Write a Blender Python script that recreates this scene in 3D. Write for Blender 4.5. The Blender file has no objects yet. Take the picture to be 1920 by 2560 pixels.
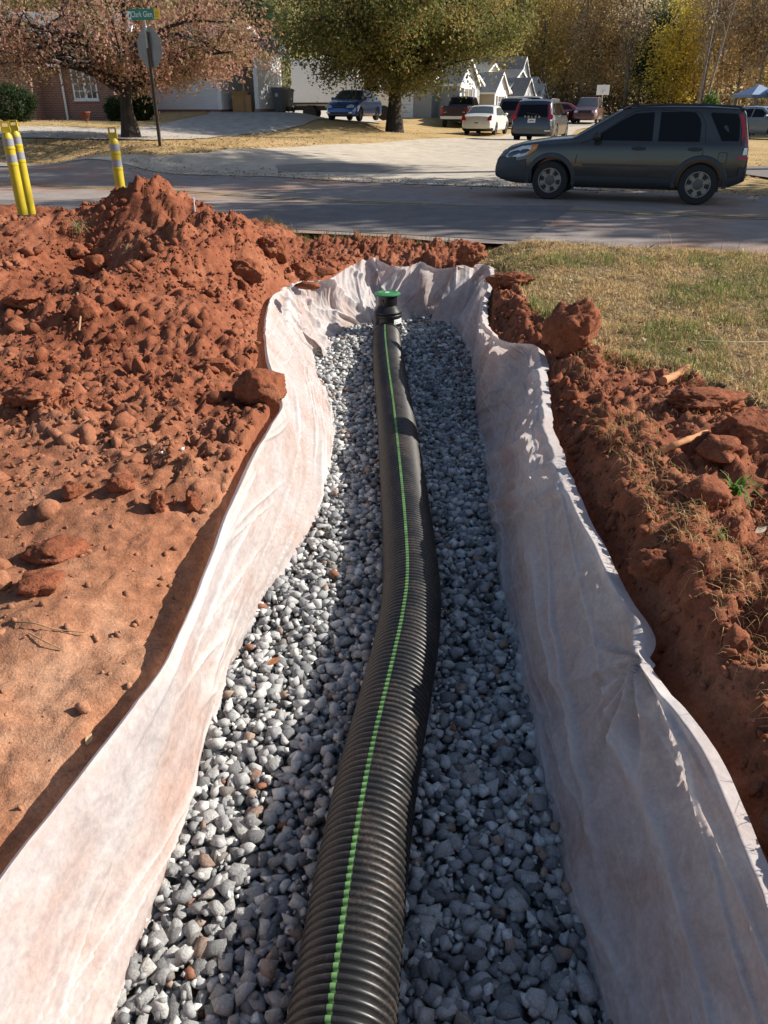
import bpy, bmesh, math, random
import numpy as np
from mathutils import Vector, Matrix, noise as mnoise

# ------------------------------------------------------------------ camera, sky, sun, exposure
R = math.radians
scene = bpy.context.scene
COL = scene.collection
CAM_H = 1.6
PITCH = R(27.8)
F = 1923.0                      # focal length in pixels of a 1920 x 2560 frame
SUN_EL, SUN_AZ = R(31.5), R(11)  # azimuth measured from +X towards +Y

cam_d = bpy.data.cameras.new('camera')
cam_d.sensor_fit = 'VERTICAL'; cam_d.sensor_height = 36.0; cam_d.lens = 36.0 * F / 2560.0
cam_d.clip_start = 0.05; cam_d.clip_end = 2000
cam = bpy.data.objects.new('camera', cam_d); COL.objects.link(cam)
cam.location = (0, 0, CAM_H); cam.rotation_euler = (R(90) - PITCH, 0, 0)
scene.camera = cam

world = bpy.data.worlds.new('World'); scene.world = world; world.use_nodes = True
wn = world.node_tree.nodes; wn.clear()
wo = wn.new('ShaderNodeOutputWorld'); wb = wn.new('ShaderNodeBackground'); ws = wn.new('ShaderNodeTexSky')
ws.sky_type = 'NISHITA'; ws.sun_disc = False
ws.sun_elevation = SUN_EL; ws.sun_rotation = R(90) - SUN_AZ
ws.air_density = 1.0; ws.dust_density = 1.0; ws.ozone_density = 1.0
wb.inputs['Strength'].default_value = 0.080
world.node_tree.links.new(ws.outputs[0], wb.inputs[0]); world.node_tree.links.new(wb.outputs[0], wo.inputs[0])

sun_dir = Vector((math.cos(SUN_EL) * math.cos(SUN_AZ), math.cos(SUN_EL) * math.sin(SUN_AZ), math.sin(SUN_EL)))
sun_d = bpy.data.lights.new('sun', 'SUN'); sun_d.energy = 5.0; sun_d.angle = R(0.53); sun_d.color = (1.0, 0.93, 0.83)
sun = bpy.data.objects.new('sun', sun_d); COL.objects.link(sun)
sun.rotation_euler = sun_dir.to_track_quat('Z', 'Y').to_euler(); sun.location = (30, 5, 40)

scene.view_settings.view_transform = 'Standard'; scene.view_settings.look = 'None'
scene.view_settings.gamma = 1.0; scene.view_settings.exposure = 0.76
try: scene.view_settings.use_curve_mapping = False
except Exception: pass
scene.render.engine = 'CYCLES'
scene.render.resolution_x = 768; scene.render.resolution_y = 1024

# ------------------------------------------------------------------ helpers
rng = np.random.default_rng(7)
random.seed(7)
SP, CP = math.sin(PITCH), math.cos(PITCH)

def ray(px, py):
    u, v = (px - 960) / F, (py - 1280) / F
    return Vector((u, CP - v * SP, -(SP + v * CP)))
def at(px, py, d):
    return Vector((0, 0, CAM_H)) + ray(px, py) * d
def onz(px, py, z):
    r = ray(px, py); return Vector((0, 0, CAM_H)) + r * ((z - CAM_H) / r.z)

def sstep(t):
    t = np.clip(t, 0, 1); return t * t * (3 - 2 * t)
def _hash(ix, iy, seed):
    h = (ix.astype(np.int64) * 374761393 + iy.astype(np.int64) * 668265263 + seed * 1442695041) & 0x7fffffff
    h = ((h ^ (h >> 13)) * 1274126177) & 0x7fffffff
    h = h ^ (h >> 16)
    return (h & 0xffff) / 65535.0
def vnoise(x, y, seed=0):
    x = np.asarray(x, float); y = np.asarray(y, float)
    ix, iy = np.floor(x), np.floor(y); fx, fy = x - ix, y - iy
    fx = fx * fx * (3 - 2 * fx); fy = fy * fy * (3 - 2 * fy)
    a = _hash(ix, iy, seed); b = _hash(ix + 1, iy, seed); c = _hash(ix, iy + 1, seed); d = _hash(ix + 1, iy + 1, seed)
    return ((a * (1 - fx) + b * fx) * (1 - fy) + (c * (1 - fx) + d * fx) * fy) * 2 - 1
def fbm(x, y, seed=0, octv=4, gain=0.5):
    s = 0; a = 1.0; f = 1.0
    for k in range(octv):
        ca, sa = math.cos(0.6 * k), math.sin(0.6 * k)
        s = s + a * vnoise((x * ca - y * sa) * f + 17.3 * k, (x * sa + y * ca) * f - 9.1 * k, seed + k)
        a *= gain; f *= 2.03
    return s
def worley(x, y, seed=0):
    """rounded lumps: 1 at cell centres falling to 0"""
    x = np.asarray(x, float); y = np.asarray(y, float)
    ix, iy = np.floor(x), np.floor(y); best = np.full(np.shape(x), 9.0); hh = np.zeros(np.shape(x))
    for dx in (-1, 0, 1):
        for dy in (-1, 0, 1):
            cx, cy = ix + dx, iy + dy
            px_ = cx + 0.15 + 0.7 * _hash(cx, cy, seed); py_ = cy + 0.15 + 0.7 * _hash(cx, cy, seed + 5)
            s = 0.35 + 0.65 * _hash(cx, cy, seed + 9)
            d = ((x - px_) ** 2 + (y - py_) ** 2) / (s * s)
            m = d < best; best = np.where(m, d, best); hh = np.where(m, s, hh)
    return np.clip(1 - best * 2.2, 0, 1) ** 0.5 * hh

def link(o, parent=None):
    COL.objects.link(o)
    if parent is not None: o.parent = parent
    return o
def tag(o, label=None, cat=None, group=None, kind=None):
    if label: o['label'] = label
    if cat: o['category'] = cat
    if group: o['group'] = group
    if kind: o['kind'] = kind
    return o
def empty(name, loc=(0, 0, 0), rz=0.0, label=None, cat=None, group=None):
    o = bpy.data.objects.new(name, None); COL.objects.link(o)
    o.location = loc; o.rotation_euler = (0, 0, rz); o.empty_display_size = 0.1
    return tag(o, label, cat, group)
def np_mesh(name, V, Fc, mats=None, col=None, smooth=False, midx=None):
    """V (n,3), Fc (m,k) fixed k"""
    me = bpy.data.meshes.new(name)
    V = np.asarray(V, np.float32); Fc = np.asarray(Fc, np.int32); m, k = Fc.shape
    me.vertices.add(len(V)); me.vertices.foreach_set('co', V.ravel())
    me.loops.add(m * k); me.loops.foreach_set('vertex_index', Fc.ravel())
    me.polygons.add(m); me.polygons.foreach_set('loop_start', np.arange(0, m * k, k, dtype=np.int32))
    try: me.polygons.foreach_set('loop_total', np.full(m, k, np.int32))
    except Exception: pass
    if smooth: me.polygons.foreach_set('use_smooth', np.ones(m, bool))
    if midx is not None: me.polygons.foreach_set('material_index', np.asarray(midx, np.int32))
    for mt in (mats if isinstance(mats, (list, tuple)) else [mats] if mats else []): me.materials.append(mt)
    if col is not None:
        ca = me.color_attributes.new('col', 'FLOAT_COLOR', 'POINT')
        c4 = np.ones((len(V), 4), np.float32); c4[:, :3] = col; ca.data.foreach_set('color', c4.ravel())
    me.update(calc_edges=True); me.validate()
    return me
def np_obj(name, V, Fc, mats=None, parent=None, **kw):
    return link(bpy.data.objects.new(name, np_mesh(name, V, Fc, mats, **kw)), parent)

class MB:
    """collects simple shapes into ONE mesh object"""
    def __init__(s): s.v = []; s.f = []; s.m = []
    def add(s, vs, fs, mi=0):
        o = len(s.v); s.v += [tuple(v) for v in vs]
        for f in fs: s.f.append([i + o for i in f]); s.m.append(mi)
        return s
    def box(s, x0, x1, y0, y1, z0, z1, mi=0):
        vs = [(x, y, z) for z in (z0, z1) for y in (y0, y1) for x in (x0, x1)]
        return s.add(vs, [(0, 2, 3, 1), (4, 5, 7, 6), (0, 1, 5, 4), (2, 6, 7, 3), (0, 4, 6, 2), (1, 3, 7, 5)], mi)
    def tube(s, pts, rad, n=8, mi=0, caps=True):
        pts = [Vector(p) for p in pts]; N = len(pts)
        if not hasattr(rad, '__len__'): rad = [rad] * N
        vs = []; up = Vector((0.31, 0.17, 0.93)).normalized()
        for i, p in enumerate(pts):
            t = (pts[min(i + 1, N - 1)] - pts[max(i - 1, 0)]).normalized()
            a = t.cross(up)
            if a.length < 0.05: a = t.cross(Vector((1, 0, 0)))
            a.normalize(); b = t.cross(a)
            for k in range(n):
                q = 2 * math.pi * k / n; vs.append(p + (a * math.cos(q) + b * math.sin(q)) * rad[i])
        fs = [(i * n + k, i * n + (k + 1) % n, (i + 1) * n + (k + 1) % n, (i + 1) * n + k) for i in range(N - 1) for k in range(n)]
        if caps: fs += [tuple(range(n)), tuple(range((N - 1) * n, N * n))[::-1]]
        return s.add(vs, fs, mi)
    def lathe(s, prof, n=24, mi=0, axis='z', c=(0, 0, 0), caps=True):
        vs = []
        for r, h in prof:
            for k in range(n):
                q = 2 * math.pi * k / n; a, b = r * math.cos(q), r * math.sin(q)
                vs.append({'z': (c[0] + a, c[1] + b, c[2] + h), 'y': (c[0] + a, c[1] + h, c[2] + b), 'x': (c[0] + h, c[1] + a, c[2] + b)}[axis])
        N = len(prof)
        fs = [(i * n + k, i * n + (k + 1) % n, (i + 1) * n + (k + 1) % n, (i + 1) * n + k) for i in range(N - 1) for k in range(n)]
        if caps: fs += [tuple(range(n)), tuple(range((N - 1) * n, N * n))[::-1]]
        return s.add(vs, fs, mi)
    def poly(s, pts, mi=0): return s.add(pts, [tuple(range(len(pts)))], mi)
    def prism(s, pts2, z0, z1, mi=0, axis='z'):
        def P(a, b, h): return {'z': (a, b, h), 'y': (a, h, b), 'x': (h, a, b)}[axis]
        n = len(pts2); vs = [P(a, b, z0) for a, b in pts2] + [P(a, b, z1) for a, b in pts2]
        fs = [tuple(range(n))[::-1], tuple(range(n, 2 * n))] + [(i, (i + 1) % n, n + (i + 1) % n, n + i) for i in range(n)]
        return s.add(vs, fs, mi)
    def mesh(s, name, mats, smooth=False, angle=None, fix=True):
        me = bpy.data.meshes.new(name); me.from_pydata(s.v, [], s.f)
        for mt in (mats if isinstance(mats, (list, tuple)) else [mats]): me.materials.append(mt)
        me.polygons.foreach_set('material_index', s.m)
        if fix:
            bm = bmesh.new(); bm.from_mesh(me); bmesh.ops.recalc_face_normals(bm, faces=bm.faces); bm.to_mesh(me); bm.free()
        if smooth:
            me.polygons.foreach_set('use_smooth', [True] * len(me.polygons))
            me.set_sharp_from_angle(angle=R(angle or 40))
        me.update(); return me
    def build(s, name, mats, parent=None, smooth=False, angle=None, fix=True):
        return link(bpy.data.objects.new(name, s.mesh(name, mats, smooth, angle, fix)), parent)
def copy_tree(o, parent=None):
    c = o.copy(); COL.objects.link(c); c.parent = parent
    for ch in list(o.children): copy_tree(ch, c)
    return c

# ------------------------------------------------------------------ materials
def new_mat(name):
    m = bpy.data.materials.new(name); m.use_nodes = True
    nt = m.node_tree; b = nt.nodes['Principled BSDF']
    return m, nt, b
def N(nt, typ, **kw):
    n = nt.nodes.new(typ)
    for k, v in kw.items():
        if k in n.inputs: n.inputs[k].default_value = v
        else: setattr(n, k, v)
    return n
def coords(nt, scale=(1, 1, 1)):
    tc = N(nt, 'ShaderNodeTexCoord'); mp = N(nt, 'ShaderNodeMapping'); mp.inputs['Scale'].default_value = scale
    nt.links.new(tc.outputs['Object'], mp.inputs['Vector']); return mp.outputs['Vector']
def ramp(nt, fac, stops):
    r = N(nt, 'ShaderNodeValToRGB'); e = r.color_ramp.elements
    while len(e) < len(stops): e.new(0.5)
    for el, (p, c) in zip(e, stops): el.position = p; el.color = (*c, 1)
    nt.links.new(fac, r.inputs['Fac']); return r.outputs['Color']
def noise_tex(nt, vec, scale, detail=4, rough=0.55, dist=0.0):
    n = N(nt, 'ShaderNodeTexNoise', Scale=scale, Detail=detail, Roughness=rough, Distortion=dist)
    nt.links.new(vec, n.inputs['Vector']); return n.outputs['Fac']
def mixc(nt, fac, a, b, mode='MIX'):
    m = N(nt, 'ShaderNodeMix', data_type='RGBA', blend_type=mode)
    for s, v in ((m.inputs['Factor'], fac), (m.inputs[6], a), (m.inputs[7], b)):
        if hasattr(v, 'links'): nt.links.new(v, s)
        else: s.default_value = v if not isinstance(v, tuple) else (*v, 1)
    return m.outputs[2]
def bump(nt, b, h, strength=0.3, dist=0.01):
    n = N(nt, 'ShaderNodeBump', Strength=strength, Distance=dist)
    nt.links.new(h, n.inputs['Height']); nt.links.new(n.outputs[0], b.inputs['Normal'])
def simple(name, col, rough=0.6, metal=0.0, var=0.12, scale=8.0, spec=0.5, coat=0.0, bmp=0.0):
    m, nt, b = new_mat(name); v = coords(nt)
    f = noise_tex(nt, v, scale, 5, 0.6)
    lo = tuple(c * (1 - var) for c in col); hi = tuple(min(1, c * (1 + var)) for c in col)
    nt.links.new(ramp(nt, f, [(0.3, lo), (0.7, hi)]), b.inputs['Base Color'])
    b.inputs['Roughness'].default_value = rough; b.inputs['Metallic'].default_value = metal
    b.inputs['Specular IOR Level'].default_value = spec; b.inputs['Coat Weight'].default_value = coat
    b.inputs['Coat Roughness'].default_value = 0.08
    if bmp: bump(nt, b, noise_tex(nt, v, scale * 6, 4), bmp, 0.01)
    return m
def attr_mat(name, rough=0.9, trans=0.0, speck=None, spec=0.3, bmp=0.0, bscale=90):
    """colour from the mesh's per-piece colour attribute"""
    m, nt, b = new_mat(name); a = N(nt, 'ShaderNodeAttribute', attribute_name='col'); c = a.outputs['Color']
    if speck:
        f = noise_tex(nt, coords(nt), speck, 3, 0.7)
        c = mixc(nt, 1.0, c, ramp(nt, f, [(0.3, (0.6, 0.6, 0.6)), (0.7, (1.3, 1.3, 1.3))]), 'MULTIPLY')
    nt.links.new(c, b.inputs['Base Color']); b.inputs['Roughness'].default_value = rough; b.inputs['Specular IOR Level'].default_value = spec
    if bmp: bump(nt, b, noise_tex(nt, coords(nt), bscale, 4), bmp, 0.004)
    if trans:
        t = N(nt, 'ShaderNodeBsdfTranslucent'); nt.links.new(c, t.inputs['Color'])
        mx = N(nt, 'ShaderNodeMixShader'); mx.inputs[0].default_value = trans
        nt.links.new(b.outputs[0], mx.inputs[1]); nt.links.new(t.outputs[0], mx.inputs[2])
        nt.links.new(mx.outputs[0], nt.nodes['Material Output'].inputs['Surface'])
    return m

M = {}
# red clay
def clay(name, apron):
    m, nt, b = new_mat(name); v = coords(nt)
    f1 = noise_tex(nt, v, 1.6, 6, 0.66, 0.3); f2 = noise_tex(nt, v, 14, 6, 0.72); f3 = noise_tex(nt, v, 110, 4, 0.65); f4 = noise_tex(nt, v, 0.5, 4, 0.6)
    c = ramp(nt, f1, [(0.28, (0.160, 0.054, 0.028)), (0.50, (0.245, 0.088, 0.047)), (0.72, (0.335, 0.148, 0.086))])
    dry = ramp(nt, f1, [(0.28, (0.24, 0.10, 0.053)), (0.50, (0.35, 0.175, 0.102)), (0.72, (0.44, 0.265, 0.175))])
    sx = N(nt, 'ShaderNodeSeparateXYZ'); nt.links.new(v, sx.inputs[0])      # the scraped apron nearest the trench mouth is drier and paler
    mr = N(nt, 'ShaderNodeMapRange'); mr.inputs['From Min'].default_value = 4.6; mr.inputs['From Max'].default_value = 2.2; nt.links.new(sx.outputs[1], mr.inputs['Value'])
    mx_ = N(nt, 'ShaderNodeMapRange'); mx_.inputs['From Min'].default_value = 0.6; mx_.inputs['From Max'].default_value = -0.6; nt.links.new(sx.outputs[0], mx_.inputs['Value'])
    mm = N(nt, 'ShaderNodeMath', operation='MULTIPLY'); nt.links.new(mr.outputs[0], mm.inputs[0]); nt.links.new(mx_.outputs[0], mm.inputs[1])
    c = mixc(nt, mm.outputs[0], c, dry) if apron else c
    c = mixc(nt, 1.0, c, ramp(nt, f2, [(0.28, (0.60, 0.56, 0.54)), (0.7, (1.22, 1.2, 1.18))]), 'MULTIPLY')
    c = mixc(nt, 1.0, c, ramp(nt, f3, [(0.3, (0.74, 0.72, 0.70)), (0.72, (1.2, 1.18, 1.16))]), 'MULTIPLY')
    nt.links.new(c, b.inputs['Base Color']); b.inputs['Roughness'].default_value = 0.95; b.inputs['Specular IOR Level'].default_value = 0.15
    ad = N(nt, 'ShaderNodeMath', operation='MULTIPLY_ADD'); nt.links.new(f3, ad.inputs[0]); ad.inputs[1].default_value = 0.3; nt.links.new(f2, ad.inputs[2])
    bump(nt, b, ad.outputs[0], 0.8, 0.016); return m
M['clay'] = clay('red_clay', True); M['clod'] = clay('red_clay_clod', False)
# geotextile
m, nt, b = new_mat('nonwoven_fabric'); v = coords(nt); vs = coords(nt, (1, 0.6, 1))
f1 = noise_tex(nt, vs, 3.2, 6, 0.65, 0.6); f2 = noise_tex(nt, v, 55, 5, 0.75); f3 = noise_tex(nt, vs, 11, 6, 0.7, 1.5)
c = ramp(nt, f1, [(0.28, (0.66, 0.645, 0.64)), (0.48, (0.665, 0.60, 0.575)), (0.70, (0.61, 0.455, 0.395))])
c = mixc(nt, 1.0, c, ramp(nt, f3, [(0.30, (0.80, 0.79, 0.81)), (0.62, (1.04, 1.04, 1.04))]), 'MULTIPLY')
c = mixc(nt, 1.0, c, ramp(nt, f2, [(0.3, (0.80, 0.80, 0.81)), (0.65, (1.05, 1.04, 1.04))]), 'MULTIPLY')
fo = N(nt, 'ShaderNodeAttribute', attribute_name='col'); c = mixc(nt, fo.outputs['Fac'], c, (0.88, 0.87, 0.865))   # crease lines painted paler where light leaves them flat; doubled cloth hides the clay
nt.links.new(c, b.inputs['Base Color']); b.inputs['Roughness'].default_value = 0.8; b.inputs['Specular IOR Level'].default_value = 0.25
bump(nt, b, f2, 0.25, 0.004)
t = N(nt, 'ShaderNodeBsdfTranslucent'); nt.links.new(c, t.inputs['Color'])
mx = N(nt, 'ShaderNodeMixShader'); mx.inputs[0].default_value = 0.42
nt.links.new(b.outputs[0], mx.inputs[1]); nt.links.new(t.outputs[0], mx.inputs[2])
nt.links.new(mx.outputs[0], nt.nodes['Material Output'].inputs['Surface']); M['fabric'] = m
# asphalt: weathered grey with clay-stained patches
def asphalt(name, base, clay):
    m, nt, b = new_mat(name); v = coords(nt)
    f1 = noise_tex(nt, v, 0.35, 5, 0.6, 0.4); f2 = noise_tex(nt, v, 60, 4, 0.75); f4 = noise_tex(nt, v, 2.2, 5, 0.65)
    c = ramp(nt, f4, [(0.3, tuple(x * 0.8 for x in base)), (0.7, tuple(x * 1.2 for x in base))])
    c = mixc(nt, ramp(nt, f1, [(clay, (0, 0, 0)), (clay + 0.16, (0.75, 0.75, 0.75))]), c, (0.36, 0.17, 0.085))
    c = mixc(nt, 1.0, c, ramp(nt, f2, [(0.3, (0.68, 0.68, 0.68)), (0.7, (1.25, 1.25, 1.25))]), 'MULTIPLY')
    nt.links.new(c, b.inputs['Base Color']); b.inputs['Roughness'].default_value = 0.9; b.inputs['Specular IOR Level'].default_value = 0.3
    bump(nt, b, f2, 0.25, 0.006); return m
M['road'] = asphalt('asphalt', (0.27, 0.225, 0.20), 0.50)
M['street'] = asphalt('street_asphalt', (0.45, 0.39, 0.31), 0.64)
M['patch'] = asphalt('asphalt_patch', (0.17, 0.15, 0.14), 0.58)
M['drive'] = asphalt('driveway_concrete', (0.42, 0.38, 0.33), 0.72)
# dry yard grass
m, nt, b = new_mat('dry_lawn'); v = coords(nt)
f1 = noise_tex(nt, v, 0.45, 5, 0.6); f2 = noise_tex(nt, v, 22, 5, 0.75)
c = ramp(nt, f1, [(0.3, (0.28, 0.21, 0.095)), (0.5, (0.44, 0.31, 0.15)), (0.7, (0.52, 0.37, 0.20))])
c = mixc(nt, 1.0, c, ramp(nt, f2, [(0.3, (0.55, 0.55, 0.5)), (0.7, (1.25, 1.25, 1.25))]), 'MULTIPLY')
nt.links.new(c, b.inputs['Base Color']); b.inputs['Roughness'].default_value = 1.0; b.inputs['Specular IOR Level'].default_value = 0.1
bump(nt, b, f2, 0.6, 0.05); M['yard'] = m
# stone, per object
def stone_mat(name, src):
    m, nt, b = new_mat(name); v = coords(nt)
    if src == 'obj':
        oi = N(nt, 'ShaderNodeObjectInfo')
        c = ramp(nt, oi.outputs['Random'], [(0.0, (0.17, 0.173, 0.175)), (0.3, (0.27, 0.272, 0.27)), (0.55, (0.37, 0.37, 0.36)), (0.93, (0.54, 0.535, 0.51)), (0.975, (0.32, 0.25, 0.20)), (1.0, (0.25, 0.13, 0.09))])
    else:
        c = N(nt, 'ShaderNodeAttribute', attribute_name='col').outputs['Color']
    k_ = 0.032 if src == 'obj' else 1.0; f = noise_tex(nt, v, 60 * k_, 5, 0.75, 0.8); g = noise_tex(nt, v, 260 * k_, 3, 0.7)
    c = mixc(nt, 1.0, c, ramp(nt, f, [(0.32, (0.66, 0.66, 0.67)), (0.6, (1.1, 1.1, 1.1)), (0.75, (1.5, 1.5, 1.48))]), 'MULTIPLY')
    c = mixc(nt, 1.0, c, ramp(nt, g, [(0.3, (0.85, 0.85, 0.85)), (0.7, (1.15, 1.15, 1.15))]), 'MULTIPLY')
    nt.links.new(c, b.inputs['Base Color']); b.inputs['Roughness'].default_value = 0.75; b.inputs['Specular IOR Level'].default_value = 0.35
    bump(nt, b, f, 0.5, 0.004 / k_); return m
M['stone'] = stone_mat('crushed_stone', 'obj'); M['stone_mass'] = stone_mat('crushed_stone_mass', 'attr')
# pipe plastic with dust
def dusty(name, base, rough, dust=0.35, dcol=(0.22, 0.14, 0.09)):
    m, nt, b = new_mat(name); v = coords(nt)
    f = noise_tex(nt, v, 5, 6, 0.7, 0.5); g = noise_tex(nt, v, 120, 3, 0.7)
    ml = N(nt, 'ShaderNodeMath', operation='MULTIPLY'); nt.links.new(f, ml.inputs[0]); nt.links.new(g, ml.inputs[1])
    k = ramp(nt, ml.outputs[0], [(0.24, (0, 0, 0)), (0.52, (dust,) * 3)])
    nt.links.new(mixc(nt, k, base, dcol), b.inputs['Base Color'])
    rr = ramp(nt, f, [(0.3, (rough,) * 3), (0.7, (min(1, rough + 0.2),) * 3)]); nt.links.new(rr, b.inputs['Roughness'])
    return m
M['pipe'] = dusty('black_polyethylene', (0.016, 0.016, 0.016), 0.36, 0.6, (0.20, 0.135, 0.095))
M['riser'] = dusty('riser_plastic', (0.012, 0.012, 0.013), 0.22, 0.15)
M['stripe'] = simple('green_stripe', (0.13, 0.27, 0.085), 0.65, var=0.35, scale=9)
M['lid'] = simple('green_lid', (0.035, 0.19, 0.06), 0.45)
M['label'] = simple('paper_label', (0.8, 0.8, 0.78), 0.6, var=0.03)
M['leaf'] = attr_mat('leaves', 0.65, 0.48, None, 0.3)
M['needle'] = attr_mat('grass_blades', 0.8, 0.25, None, 0.2)
def bark(name, a, bcol, sc=9):
    m, nt, b = new_mat(name); v = coords(nt, (1, 1, 0.22))
    f = noise_tex(nt, v, sc, 6, 0.7, 0.6)
    nt.links.new(ramp(nt, f, [(0.35, a), (0.65, bcol)]), b.inputs['Base Color']); b.inputs['Roughness'].default_value = 0.95
    bump(nt, b, f, 0.8, 0.05); return m
M['bark'] = bark('dark_bark', (0.012, 0.010, 0.009), (0.06, 0.048, 0.04))
M['bark2'] = bark('grey_bark', (0.09, 0.075, 0.06), (0.32, 0.28, 0.23))

# ------------------------------------------------------------------ terrain
NX, NY = 0.353, 0.9356          # normal of the main road (it runs obliquely past the trench)
ROAD0, ROAD1 = 10.2, 18.3
_cp = []
for s in range(-60, 61, 6):
    for q in (10.5, 14, 18):
        p = (NX * q + NY * s, NY * q - NX * s); _cp.append((p[0], p[1], 0.012 * max(0, -p[0] - 2)))
for px_, py_, d in ((400, 363, 21.5), (328, 345, 26), (180, 300, 38), (40, 302, 34), (500, 278, 42), (700, 281, 40), (885, 300, 40), (985, 337, 40),
                    (1075, 294, 56), (1215, 340, 43), (1160, 322, 54), (1350, 352, 35), (160, 330, 29), (700, 345, 33), (520, 345, 29)):
    _cp.append(tuple(at(px_, py_, d)))
_cp += [(4, 30, 0.0), (8, 42, 0.05), (13, 60, 0.2), (22, 90, 0.3), (35, 130, 0.5), (12, 24, 0), (16, 30, 0), (24, 45, 0.1), (40, 60, 0.2), (-20, 45, 1.2), (-30, 60, 1.6), (-5, 65, 1.6),
        (-30, 30, 0.6), (-60, 60, 1.5), (0, 150, 1.5), (-60, 150, 2), (70, 150, 1), (80, 60, 0.3), (60, 20, 0), (30, -30, 0), (-30, -30, 0), (8, 4, 0.1), (-8, 4, 0.1), (6, 9.5, 0.1)]
_cp = np.array(_cp)
def T(x, y):
    x = np.asarray(x, float); y = np.asarray(y, float)
    num = np.zeros(np.shape(x)); den = np.zeros(np.shape(x))
    for cx, cy, cz in _cp:
        w = 1.0 / (((x - cx) ** 2 + (y - cy) ** 2) + 1.5) ** 1.8
        num += w * cz; den += w
    return num / den
def onT(px_, py_):
    """where the ray through a pixel meets the terrain"""
    r = ray(px_, py_); lo = 8.0; d = lo
    while d < 160:
        p = Vector((0, 0, CAM_H)) + r * d
        if p.z < float(T(p.x, p.y)): break
        d += 0.5
    a, b_ = d - 0.5, d
    for _ in range(14):
        mdl = (a + b_) / 2; p = Vector((0, 0, CAM_H)) + r * mdl
        if p.z < float(T(p.x, p.y)): b_ = mdl
        else: a = mdl
    p = Vector((0, 0, CAM_H)) + r * b_; p.z = float(T(p.x, p.y)); return p
def dotn(x, y): return NX * x + NY * y

# trench edges, from the lip of the fabric (world metres)
def W3(lst): return [tuple(onz(a, b_, z)) for a, b_, z in lst]
L_TOP = W3([(-520, 3000, -.09), (-260, 2560, -.09), (-60, 2290, -.09), (60, 2120, -.09), (140, 2020, -.09), (270, 1850, -.08), (345, 1750, -.08), (415, 1650, -.08), (470, 1520, -.08), (520, 1400, -.07),
            (560, 1300, -.07), (600, 1215, -.06), (640, 1130, -.05), (680, 1060, -.04), (706, 1018, -.03), (700, 985, -.02), (690, 950, -.02), (670, 890, -.02), (664, 820, -.02), (672, 760, -.03), (686, 735, -.04), (720, 722, -.05)])
L_BOT0 = W3([(120, 3100, -.72), (230, 2700, -.71), (310, 2480, -.71), (370, 2300, -.71), (425, 2180, -.71), (480, 1990, -.71), (508, 1870, -.71), (560, 1710, -.71), (590, 1620, -.71), (650, 1550, -.71),
            (695, 1445, -.71), (770, 1365, -.71), (808, 1250, -.71), (833, 1150, -.71), (848, 1100, -.71), (842, 1040, -.71), (815, 990, -.71), (797, 940, -.71), (794, 890, -.71), (808, 868, -.71), (826, 858, -.71), (845, 848, -.71)])
R_TOP = W3([(2330, 3100, -.05), (2100, 2680, -.05), (1985, 2410, -.05), (1880, 2160, -.05), (1770, 1900, -.05), (1680, 1760, -.05), (1605, 1648, -.06), (1597, 1560, -.05), (1550, 1480, -.05), (1490, 1370, -.05),
            (1432, 1260, -.05), (1377, 1110, -.04), (1355, 985, -.03), (1349, 890, -.02), (1335, 862, -.02), (1270, 855, -.03), (1225, 830, -.04), (1205, 795, -.02), (1213, 740, -.02), (1226, 695, -.02), (1216, 662, -.02), (1140, 664, -.02)])
R_BOT0 = W3([(1640, 3100, -.71), (1545, 2680, -.71), (1475, 2440, -.71), (1400, 2180, -.71), (1342, 1930, -.71), (1312, 1790, -.71), (1285, 1680, -.71), (1266, 1540, -.71), (1243, 1420, -.71), (1225, 1310, -.71),
            (1208, 1190, -.71), (1196, 1090, -.71), (1188, 1010, -.71), (1187, 930, -.71), (1165, 885, -.71), (1130, 845, -.71), (1090, 815, -.71), (1050, 805, -.71)])
B_TOP = W3([(690, 726, -.06), (770, 702, -.08), (818, 700, -.09), (857, 676, -.07), (905, 652, -.04), (940, 647, -.03), (977, 664, -.05), (1026, 664, -.05), (1055, 655, -.03), (1093, 671, -.05), (1140, 668, -.04)])
B_BOT = W3([(812, 905, -.68), (842, 850, -.64), (890, 826, -.62), (920, 820, -.62), (942, 815, -.62), (967, 812, -.62), (1000, 809, -.62), (1022, 806, -.62), (1045, 802, -.62), (1070, 800, -.62), (1100, 806, -.62)])
def _pair(top, bot, ymax):
    """foot of the cloth abreast of each lip point"""
    a = sorted((p[1], p[0]) for p in bot); yy = [q[0] for q in a]; xx = [q[1] for q in a]
    return [(float(np.interp(min(p[1], ymax), yy, xx)), min(p[1], ymax), -.71 + .09 * float(sstep((min(p[1], ymax) - 7.0) / 1.4))) for p in top]
L_BOT = _pair(L_TOP, L_BOT0, 8.1); R_BOT = _pair(R_TOP, R_BOT0, 8.6); R_BOT[-1] = (0.5, 8.8, -.62)
def _edge(lst, x_last=None):
    a = sorted([(p[1], p[0]) for p in lst]); return np.array([q[0] for q in a]), np.array([q[1] for q in a])
_ly, _lx = _edge(L_TOP); _ry, _rx = _edge(R_TOP[:-1])
_by, _bx = np.array([p[1] for p in B_TOP]), np.array([p[0] for p in B_TOP])
def eL(y): return np.interp(y, _ly, _lx)
def eR(y): return np.interp(y, _ry, _rx)
def yB(x): return np.interp(x, _bx, _by)
_gly, _glx = _edge(L_BOT0); _gry, _grx = _edge(R_BOT0)
_POLY = np.array([(p[0], p[1]) for p in L_TOP[:-1]] + [(p[0], p[1]) for p in B_TOP[1:-1]] + [(p[0], p[1]) for p in R_TOP[:-1]][::-1])
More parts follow.
